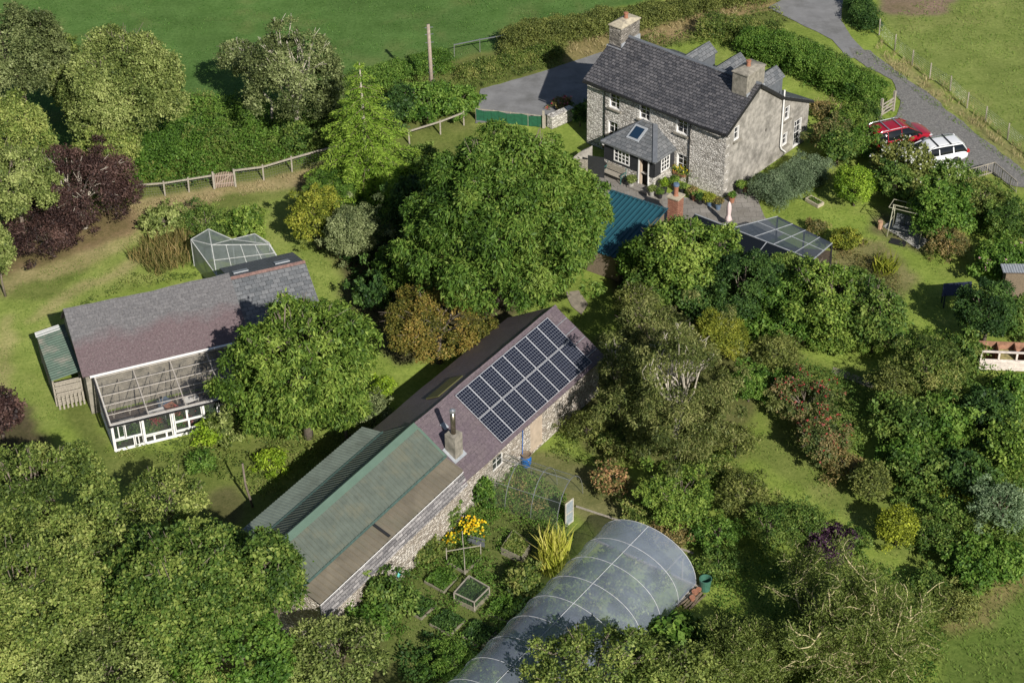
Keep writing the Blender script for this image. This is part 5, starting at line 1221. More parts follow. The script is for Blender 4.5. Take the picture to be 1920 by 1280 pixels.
# ---------------------------------------------------------------- vegetable garden
MAT['bedwood'] = plain('mossy_boards', (.20, .185, .13), .9, var=.35, scale=9)
def bed(pix4, h, crop, label, net=False, ch=.35, style='small', tilt=None, t=.05, canes=0):
    P4 = [W(*p) for p in pix4]; c = sum(P4, Vector())/4; o = empty('raised_bed', c, 0, label, 'raised bed', 'raised beds in the vegetable garden')
    mb = MB(); L = [p-c for p in P4]
    for a, b_ in zip(L, L[1:]+L[:1]): mb.bar(a+Vector((0, 0, h/2)), b_+Vector((0, 0, h/2)), t, h)
    mb.build('boards', MAT['bedwood'], o); MB().poly([p*.98+Vector((0, 0, h*.8)) for p in L]).build('earth', MAT['soil'], o)
    n = int(900*((L[1]-L[0]).length*(L[2]-L[1]).length)*1.1); s = rng.random((n, 1)); q_ = rng.random((n, 1)); La = np.array(L)
    P = (La[0]*(1-s)*(1-q_)+La[1]*s*(1-q_)+La[2]*s*q_+La[3]*(1-s)*q_)*.97; row = fbm(P[:, 0]+c.x, P[:, 1]+c.y, .5, 8)
    P[:, 2] = h*.8+ch*row*rng.uniform(.1, 1.2, n); leaves('crop', P, rng.normal(size=(n, 3))+np.array([0, 0, .8]), .15, .07, np.clip(row+rng.normal(size=n)*.15, 0.01, .99), MAT[crop], o)
    if canes:
        mb = MB()
        for a, b_ in zip(L, L[1:]+L[:1]):
            mb.bar(a, a+Vector((0, 0, canes)), .04, .04)
        mb.bar(L[0]+Vector((0, 0, canes*.8)), L[2]+Vector((0, 0, canes*.9)), .035); mb.bar(L[1]+Vector((0, 0, canes*.9)), L[3]+Vector((0, 0, canes*.8)), .035); mb.build('canes', MAT['greywood'], o)
    if net:
        mb = MB(); 
        for a, b_ in zip(L, L[1:]+L[:1]): mb.bar(a+Vector((0, 0, h+.35)), b_+Vector((0, 0, h+.35)), .05, .05); mb.bar(a, a+Vector((0, 0, h+.35)), .05, .05)
        mb.build('net_frame', MAT['greywood'], o)
        mb = MB(); mb.poly([p+Vector((0, 0, h+.36)) for p in L])
        for a, b_ in zip(L, L[1:]+L[:1]): mb.poly([a+Vector((0, 0, .05)), b_+Vector((0, 0, .05)), b_+Vector((0, 0, h+.34)), a+Vector((0, 0, h+.34))])
        mb.build('netting', MAT['net'], o)
    return o
bed([(838, 1056), (872, 1076), (902, 1048), (868, 1024)], .16, 'shrub', 'raised bed with a frame of crossed wooden canes', canes=1.0)
bed([(940, 1038), (978, 1056), (995, 1030), (962, 1005)], .42, 'mixedweed', 'deep raised bed of pale weedy growth between the canes and the corn', ch=.2)
bed([(852, 1128), (890, 1146), (918, 1118), (880, 1096)], .25, 'dark', 'raised bed covered by a netted timber frame', net=True)
bed([(796, 1092), (832, 1112), (858, 1086), (826, 1068)], .13, 'green', 'raised bed of leafy greens left of the netted frame')
bed([(756, 1142), (790, 1162), (818, 1136), (778, 1112)], .13, 'dark', 'dark planted raised bed at the far left of the vegetable garden')
bed([(806, 1172), (845, 1192), (872, 1164), (832, 1146)], .13, 'dark', 'raised bed of dark leafy crops below the netted frame')
bed([(864, 1194), (902, 1216), (932, 1186), (892, 1166)], .15, 'dark', 'lowest raised bed of dark crops beside the polytunnel')
bed([(912, 1150), (950, 1168), (980, 1138), (940, 1118)], .13, 'green', 'raised bed of tall green crops right of the netted frame', ch=.6)
# arched fruit cage with door
p = W(935, 930); f1 = W(968, 960); ax_ = Vector((math.cos(R(-38)), math.sin(R(-38)), 0))
o = empty('fruit_cage', W(1000, 935), R(-28), 'arched fruit cage of thin metal hoops and fine net with a pale door', 'fruit cage')
hb = []
for k in range(4):
    x = -2.3+k*1.45; MB().tube([(x, -1.5*math.cos(math.pi*i/14), 2.0*math.sin(math.pi*i/14)) for i in range(15)], .02, 5).build('hoop', MAT['steel'], o)
mb = MB(); rr = []
for x in (-2.3, -.85, .6, 2.05):
    rr.append(len(mb.v)); mb.v += [Vector((x, -1.5*math.cos(math.pi*i/14), 2.0*math.sin(math.pi*i/14)+.01)) for i in range(15)]
for a, b_ in zip(rr, rr[1:]):
    for k in range(14): mb.f.append((a+k, a+k+1, b_+k+1, b_+k))
mb.build('netting', MAT['net'], o); MB().tube([(-2.3, 0, 2.0), (2.05, 0, 2.0)], .018, 5).tube([(-2.3, -1.1, 1.35), (2.05, -1.1, 1.35)], .012, 5).tube([(-2.3, 1.1, 1.35), (2.05, 1.1, 1.35)], .012, 5).build('purlins', MAT['steel'], o)
p = W(1060, 988); q = W(1078, 974); d = empty('cage_door', p, math.atan2((q-p).y, (q-p).x), 'pale timber framed net door standing open at the end of the fruit cage', 'door'); dw = .62
MB().b3(0, .06, -.02, .02, 0, 1.5).b3(dw-.06, dw, -.02, .02, 0, 1.5).b3(.06, dw-.06, -.02, .02, 0, .06).b3(.06, dw-.06, -.02, .02, 1.44, 1.5).b3(.06, dw-.06, -.02, .02, .72, .78).build('frame', plain('pale_timber', (.45, .42, .35), .8), d)
MB().b3(.06, dw-.06, -.004, .004, .06, 1.44).build('mesh_panel', plain('grey_mesh', (.26, .30, .32), .5), d)
# butt, barrels, tubs
o = empty('water_barrel', W(987, 872), 0, 'bright blue plastic barrel with a dark basket on top beside the barn wall', 'barrel')
MB().tube_z((0, 0, 0), [(.22, 0), (.26, .2), (.27, .5), (.24, .62)], 16, True).build('barrel', MAT['blueplastic'], o, smooth=False); MB().tube_z((0, 0, .62), [(.24, 0), (.28, .14), (.24, .14), (.2, .05)], 14, True).build('basket', MAT['brownwood'], o)
o = empty('water_butt', W(1322, 1104), 0, 'open topped grey green water butt at the far end of the polytunnel', 'water butt')
MB().tube_z((0, 0, 0), [(.24, 0), (.29, .62), (.31, .63), (.31, .68), (.27, .68), (.26, .6), (.24, .12)], 18, True).build('butt', MAT['greenplastic'], o)
o = MB().tube_z((0, 0, 0), [(.05, .0), (.20, .08), (.25, .22), (.20, .38), (.05, .45)], 14, True).build('plastic_tub', MAT['turq'], None, smooth=True); o.location = W(744, 1080, .25); tag(o, 'round turquoise lid against the white barn wall', 'lid')
o = MB().box((0, 0, .2), (.9, .05, .28)).box((0, .05, .45), (.9, .04, .10)).build('grey_plank', MAT['bluegrey']); o.location = W(893, 1022); o.rotation_euler = (0, 0, R(-25)); tag(o, 'short grey painted plank seat behind the cane frame bed', 'plank')
c = W(1296, 1128); ts = empty('timber_stack', c, R(52), 'pile of old boards beside the end of the polytunnel', 'timber pile')
mb = MB()
for i in range(7): mb.box((random.uniform(-.15, .15), -.3+i*.09, .12+.03*(i % 3)), (1.3, .06, .05), random.uniform(-.1, .1))
mb.build('boards', MAT['brownwood'], ts)
mb = MB()
for i in range(2): mb.box((.1, .34+i*.1, .06), (1.6, .07, .05), .03*i)
mb.build('pale_boards', MAT['greywood'], ts)
for i, (px_, py_, r_, lab) in enumerate(((1303, 1116, .15, 'upturned orange terracotta pot nearest the water butt'), (1310, 1110, .12, 'small terracotta pot between the boards and the water butt'), (1298, 1126, .13, 'terracotta pot lying on the old boards'))):
    o = MB().tube_z((0, 0, 0), [(r_*.65, 0), (r_, r_*1.5), (r_*1.12, r_*1.5), (r_*1.12, r_*1.9), (r_*.9, r_*1.85)], 14, True).build('flower_pot', MAT['terracotta']); o.location = W(px_, py_, .12 if i == 2 else 0); tag(o, lab, 'flower pot', 'terracotta pots by the tunnel')
for (a, b_, lab) in (((1080, 950), (1165, 978), 'long thin rail lying between the fruit cage and the polytunnel'), ((1262, 1024), (1300, 1038), 'short pale plank at the far end of the polytunnel')):
    p, q = W(*a), W(*b_); o = MB().bar((0, 0, .05), tuple(q-p+Vector((0, 0, .05))), .1, .05).build('timber_rail', MAT['greywood']); o.location = p; tag(o, lab, 'plank')
# cut stump pole in the shade left of the metal barn
p = W(474, 950); o = MB().tube([(0, 0, 0), (-.25, .1, 1.4), (-.3, .3, 2.6)], [.07, .06, .05], 7).build('leaning_post', MAT['bark'], smooth=True); o.location = p; tag(o, 'thin leaning pole below the cherry tree', 'pole')
# red chairs / pots seen inside the lean-to greenhouse
for i, (x, y, z, w_, mt, lab) in enumerate(((1.0, 1.3, .75, .8, 'concrete', 'white topped bench inside the greenhouse near its left end'), (2.6, 1.5, .75, .9, 'white', 'white staging table in the middle of the greenhouse'), (4.6, 2.0, .7, .8, 'white', 'pale staging table at the right of the greenhouse'), (3.4, 1.7, .8, .55, 'terracotta', 'salmon coloured crate on the greenhouse floor'), (3.2, 2.2, .82, .6, 'bluepot', 'blue crate inside the greenhouse'))):
    o = MB().box((0, 0, z), (w_, .5, .05)).box((-w_/2+.05, 0, z/2), (.05, .4, z)).box((w_/2-.05, 0, z/2), (.05, .4, z)).build('staging_table', MAT[mt]); o.location = SH(x, y); o.rotation_euler = (0, 0, R(21+i*7)); tag(o, lab, 'table')
for i, (x, mt, hh, lab) in enumerate(((.6, 'green', .5, 'leafy pot plants behind the left greenhouse window'), (1.5, 'shrub', .8, 'dark tomato plants behind the second greenhouse window'), (2.4, 'mixedweed', 1.0, 'tall pale tomato plants behind the large greenhouse pane'), (3.6, 'green', .9, 'green plants behind the red flowers in the greenhouse'), (5.2, 'shrub', .8, 'plants in the shaded right half of the greenhouse'))):
    p = SH(x, .55, hh*.55); lobes_plant('greenhouse_plant', 'plant', lab, [tuple(p+Vector((random.uniform(-.3, .3), random.uniform(-.15, .3), random.uniform(-.25, .3)*hh))) for _ in range(6)], [.28]*6, MAT[mt], 'broad', 'plants inside the lean-to greenhouse', stems=False)
for i, (x, z) in enumerate(((2.3, 1.1), (3.5, 1.35), (4.1, .6))):
    n = 90; p = SH(x, .35, z); P = rng.normal(size=(n, 3))*.14; o = leaves('red_flowers', P, rng.normal(size=(n, 3)), .12, .1, rng.random(n), MAT['berry']); o.location = p
    tag(o, ('red blooms behind the large greenhouse pane', 'red blooms high behind the right greenhouse sash', 'red blooms low behind the right greenhouse sash')[i], 'flowers', 'red flowers in the greenhouse')
# ---------------------------------------------------------------- trees and shrubs
M_ = MAT
def T(*a, **k): return plant(*a, **k)
T('oak_tree', 'tree', 'olive green oak at the top left corner of the garden', 35, 112, 100, 105, 2.0, M_['greyoak'], style='oak')
T('oak_tree', 'tree', 'small oak between the corner oak and the broad yellowish oak', 105, 110, 45, 65, 2.0, M_['oak'], style='oak')
T('oak_tree', 'tree', 'olive oak at the left edge above the copper beech', 25, 255, 75, 80, 2.0, M_['oak'], style='oak')
T('chestnut_tree', 'tree', 'pale lime leaved tree at the left edge in front of the copper beech', 30, 350, 75, 75, 2.5, M_['palegreen'], style='oak', twigs=4)
T('chestnut_tree', 'tree', 'narrow pale tree cut by the left edge below the lime leaved one', -5, 480, 35, 75, .8, M_['palegreen'], style='oak')
T('oak_tree', 'tree', 'broad yellowish oak with a rounded crown behind the copper beech', 238, 160, 118, 112, 2.0, M_['palegreen'], style='oak', twigs=4, jit=.26, nl=110)
T('oak_tree', 'tree', 'lower yellow green oak boughs hanging left of the broad oak', 130, 160, 40, 50, 2.0, M_['palegreen'], style='oak')
T('oak_tree', 'tree', 'drooping pale oak in front of the broad yellowish oak', 205, 265, 62, 60, .8, M_['oak'], style='oak', twigs=4)
T('ash_tree', 'tree', 'grey green sparse crowned tree at the edge of the field', 552, 150, 95, 100, 1.2, M_['greyoak'], M_['palebark'], style='oak', twigs=10, jit=.35, dens=.75, lrk=.2)
T('ash_tree', 'tree', 'thin pale bough reaching left over the field from the grey tree', 448, 105, 42, 34, 3.2, M_['greyoak'], M_['palebark'], style='oak', twigs=6, dens=.7, trunk_at=(510, 230))
T('copper_beech', 'tree', 'dark purple copper beech on the left lawn', 148, 366, 112, 82, .3, M_['copper'], M_['palebark'], style='fine', twigs=4, jit=.36, wild=1, dens=1.4)
T('copper_beech', 'tree', 'lower dark purple skirt of the copper beech by the lawn', 90, 440, 70, 42, .2, M_['copper'], M_['bark'], style='fine', wild=1, dens=1.2)
T('purple_shrub', 'shrub', 'dark purple shrub at the left edge below the lawn', -2, 780, 42, 50, .2, M_['copper'], style='broad')
T('walnut_tree', 'tree', 'very large round green walnut tree in the middle of the garden', 935, 412, 206, 182, 1.0, M_['walnut'], style='hang', twigs=2, lrk=.14, jit=.24, nl=150)
T('walnut_tree', 'tree', 'lower left boughs of green foliage beside the grey shrub and the walnut', 765, 500, 60, 55, 1.2, M_['walnut'], style='hang')
T('maple_tree', 'tree', 'orange brown autumn maple beside the slate barn roof', 820, 605, 105, 80, 1.0, M_['maple'], style='small', twigs=3, lrk=.2)
T('cherry_tree', 'tree', 'drooping green cherry tree in front of the slate barn and greenhouse', 566, 698, 142, 142, .7, M_['bright'], M_['bark'], style='hang', twigs=6, lrk=.15, jit=.30, nl=140, low=-.8)
T('cherry_tree', 'tree', 'leafy spur of the cherry crown nearest the metal roof', 645, 765, 50, 42, 1.2, M_['bright'], style='hang')
# conifer with tiers
def conifer(name, label, px, py, height, rbase, mat, tiers=17, seed=1):
    f = W(px, py); o = empty(name, f, 0, label, 'tree'); mb = MB(); bb = MB(); mb.tube([(0, 0, 0), (0, 0, height*.5), (0, 0, height)], [.2, .12, .03], 8)
    out = []
    for k in range(tiers):
        t = k/(tiers-1); z = height*(.06+.92*t); r = rbase*(1-t)**.85+.25; nb = int(9-3*t)
        for j in range(nb):
            a = 2*math.pi*(j+.5*(k % 2)+random.uniform(-.3, .3))/nb; L = r*random.uniform(.65, 1.15); up = .25*(t-.1)
            n = max(4, int(L/.16)); pts = []
            for i in range(n+1):
                s = i/n; pts.append(Vector((math.cos(a)*L*s, math.sin(a)*L*s, z+L*(up*s-.30*s*s)+.02)))
            bb.tube([pts[0], pts[n//2], pts[-1]], [.03, .016, .005], 4, cap=False)
            for i in range(1, n+1):
                s = i/n; wd = .36*L*(1-s)**.6*(s**.4)+.07; kk = int(7+wd*40); q = rng.uniform(-1, 1, kk); c = np.array(pts[i])
                side = np.array([-math.sin(a), math.cos(a), 0]); fwd = np.array([math.cos(a), math.sin(a), -.25])
                P = c+side*q[:, None]*wd+fwd*(np.abs(q)[:, None]*wd*.5)*1.0+rng.normal(size=(kk, 3))*.05; P[:, 2] -= np.abs(q)*wd*.35
                N = np.array([0, 0, 1.])+rng.normal(size=(kk, 3))*.35; Tn = side*np.sign(q)[:, None]+fwd*.8+rng.normal(size=(kk, 3))*.3
                out.append(np.concatenate([P, N, Tn, np.full((kk, 1), .42+.4*s+rng.normal()*.1)], 1))  # tint darkens towards the trunk: inner shading painted into the foliage
    A = np.concatenate(out); n = len(A); leaves('foliage', A[:, :3], A[:, 3:6], .21*rng.uniform(.7, 1.3, n), .06, np.clip(A[:, 9]+rng.normal(size=n)*.1, .01, .99), mat, o, A[:, 6:9])
    mb.build('trunk', MAT['palebark'], o); bb.build('branches', MAT['brownwood'], o); return o
conifer('conifer_tree', 'bright green tiered conifer with a pale trunk left of the walnut', 690, 352, 8.8, 4.2, M_['conifer'], 12)
# birch: weeping crown with pale bare limbs
T('birch_tree', 'tree', 'weeping birch with brownish leaves and white limbs near the far barn gable', 1275, 735, 134, 150, .3, M_['birch'], M_['palebark'], style='weep', twigs=9, lrk=.16, jit=.42, dens=1.0, low=-.9, nl=120, wild=1)
T('birch_tree', 'tree', 'upper brownish birch crown just right of the solar panels', 1225, 625, 78, 62, 2.2, M_['birch'], M_['bark'], style='weep', twigs=3)
T('birch_tree', 'tree', 'thin hanging birch curtain beside the far barn gable', 1160, 700, 42, 60, 1.0, M_['birch'], M_['palebark'], style='weep', twigs=5, dens=.7)
T('cypress_bush', 'shrub', 'dense rounded mustard green cypress behind the birch', 1352, 630, 55, 48, .2, M_['goldgreen'], style='needle', trunk=False)
def willow(label, px, py, hw, hh, zc):
    """crown of many contorted pale limbs with thin leaves along them"""
    f = W(px, py, zc); s, _ = scale_at(f); Rr = hw/s; o = empty('contorted_willow', (f.x, f.y, 0), 0, label, 'tree'); mb = MB(); tips = []
    def grow(p, d, L, r, lev):
        pts = [p]; n = 6 if lev else 7
        for i in range(n):
            d = (d+Vector(rng.normal(size=3)*.36)+Vector((0, 0, .09))).normalized(); q = pts[-1]+d*L/n
            if q.z < .4: q.z = .4
            pts.append(q)
            if lev >= 1: tips.append((q, d))
        mb.tube(pts, [r*(1-.6*i/n) for i in range(n+1)], 5 if lev < 2 else 4, cap=False)
        if lev < 3:
            for _ in range(4 if lev == 0 else 3 if lev == 1 else 2):
                i = random.randint(2, n); dd = (d+Vector(rng.normal(size=3)*.8)+Vector((0, 0, .12))).normalized(); grow(pts[i], dd, L*.66, r*.55, lev+1)
    for k in range(17):
        a = 2*math.pi*k/17+random.uniform(-.2, .2); e = random.uniform(.1, .9); L = Rr*.72
        d = Vector((math.cos(a)*math.cos(e), math.sin(a)*math.cos(e), math.sin(e))); grow(Vector((0, 0, .8)), d, L, .11, 0)
    mb.tube([(0, 0, 0), (0, 0, 1.2)], [.3, .2], 8); mb.build('limbs', MAT['willowbark'], o, smooth=True)
    Tp = np.array([t[0] for t in tips]); Td = np.array([t[1] for t in tips]); k = 20
    P = np.repeat(Tp, k, 0)+np.repeat(Td, k, 0)*rng.uniform(-.3, .3, (len(Tp)*k, 1))+rng.normal(size=(len(Tp)*k, 3))*np.array([.2, .2, .16])-np.array([0, 0, .12]); P[:, 2] = np.maximum(P[:, 2], .05)
    n = len(P); g = rng.normal(size=(n, 3)); N = unit(rng.normal(size=(n, 3))*.7+np.array([0, 0, .6]))
    ti = np.clip(np.repeat(.5+rng.normal(size=len(Tp))*.15, k)+rng.normal(size=n)*.12, .01, .99)
    leaves('crown', P, N, .15*rng.uniform(.7, 1.3, n), .045, ti, MAT['willow'], o, unit(g*.5+np.repeat(Td, k, 0)+np.array([0, 0, .1])))
    return o
willow('sprawling contorted willow with pale twisting limbs at the lower right', 1590, 1205, 190, 150, 1.6)
willow('second contorted willow crown at the bottom edge right of the polytunnel', 1400, 1215, 90, 80, 2.0)
# row of trees behind the patio roof
T('ivy_tree', 'tree', 'bright ivy clad tree right of the teal shed roof', 1275, 482, 82, 84, .5, M_['bright'], style='broad', twigs=3)
T('bay_tree', 'tree', 'small green tree just below the teal shed roof', 1195, 490, 40, 48, .3, M_['green'], style='broad')
T('hazel_tree', 'tree', 'upright green tree between the brick chimney and the patio roof', 1350, 480, 42, 58, .5, M_['bright'], style='broad')
T('yew_tree', 'tree', 'dark yew in the middle of the row behind the patio roof', 1400, 540, 80, 72, .2, M_['dark'], style='small')
T('yew_tree', 'tree', 'greyer yew at the right of the dark yew', 1465, 520, 50, 58, .2, M_['shrub'], style='small')
T('ivy_tree', 'tree', 'bright ivy covered tree below the right end of the patio roof', 1550, 565, 80, 76, .3, M_['bright'], style='broad', twigs=3)
T('elder_tree', 'tree', 'dull green elder at the right end of the ivy covered row', 1642, 600, 52, 66, .2, M_['shrub'], style='broad', twigs=4)
T('holly_tree', 'tree', 'dark holly under the bright ivy tree near the birch', 1320, 560, 55, 45, .2, M_['dark'], style='broad')
T('holly_tree', 'tree', 'dark glossy holly at the front of the ivy covered row', 1478, 600, 60, 42, .1, M_['green'], style='broad')
T('elder_tree', 'tree', 'pale leaved tree left of the birch top by the path', 1195, 570, 45, 40, .8, M_['olive'], style='fine', twigs=3)
T('elder_tree', 'tree', 'leafy tree filling the row between the teal shed and the holly', 1225, 540, 56, 46, .2, M_['shrub'], style='broad')
T('elder_tree', 'tree', 'mid green tree between the two ivy covered trees', 1468, 560, 52, 58, .2, M_['green'], style='broad')
T('elder_tree', 'tree', 'small tree at the patio end of the row beside the right ivy tree', 1608, 545, 40, 44, .2, M_['shrub'], style='broad')
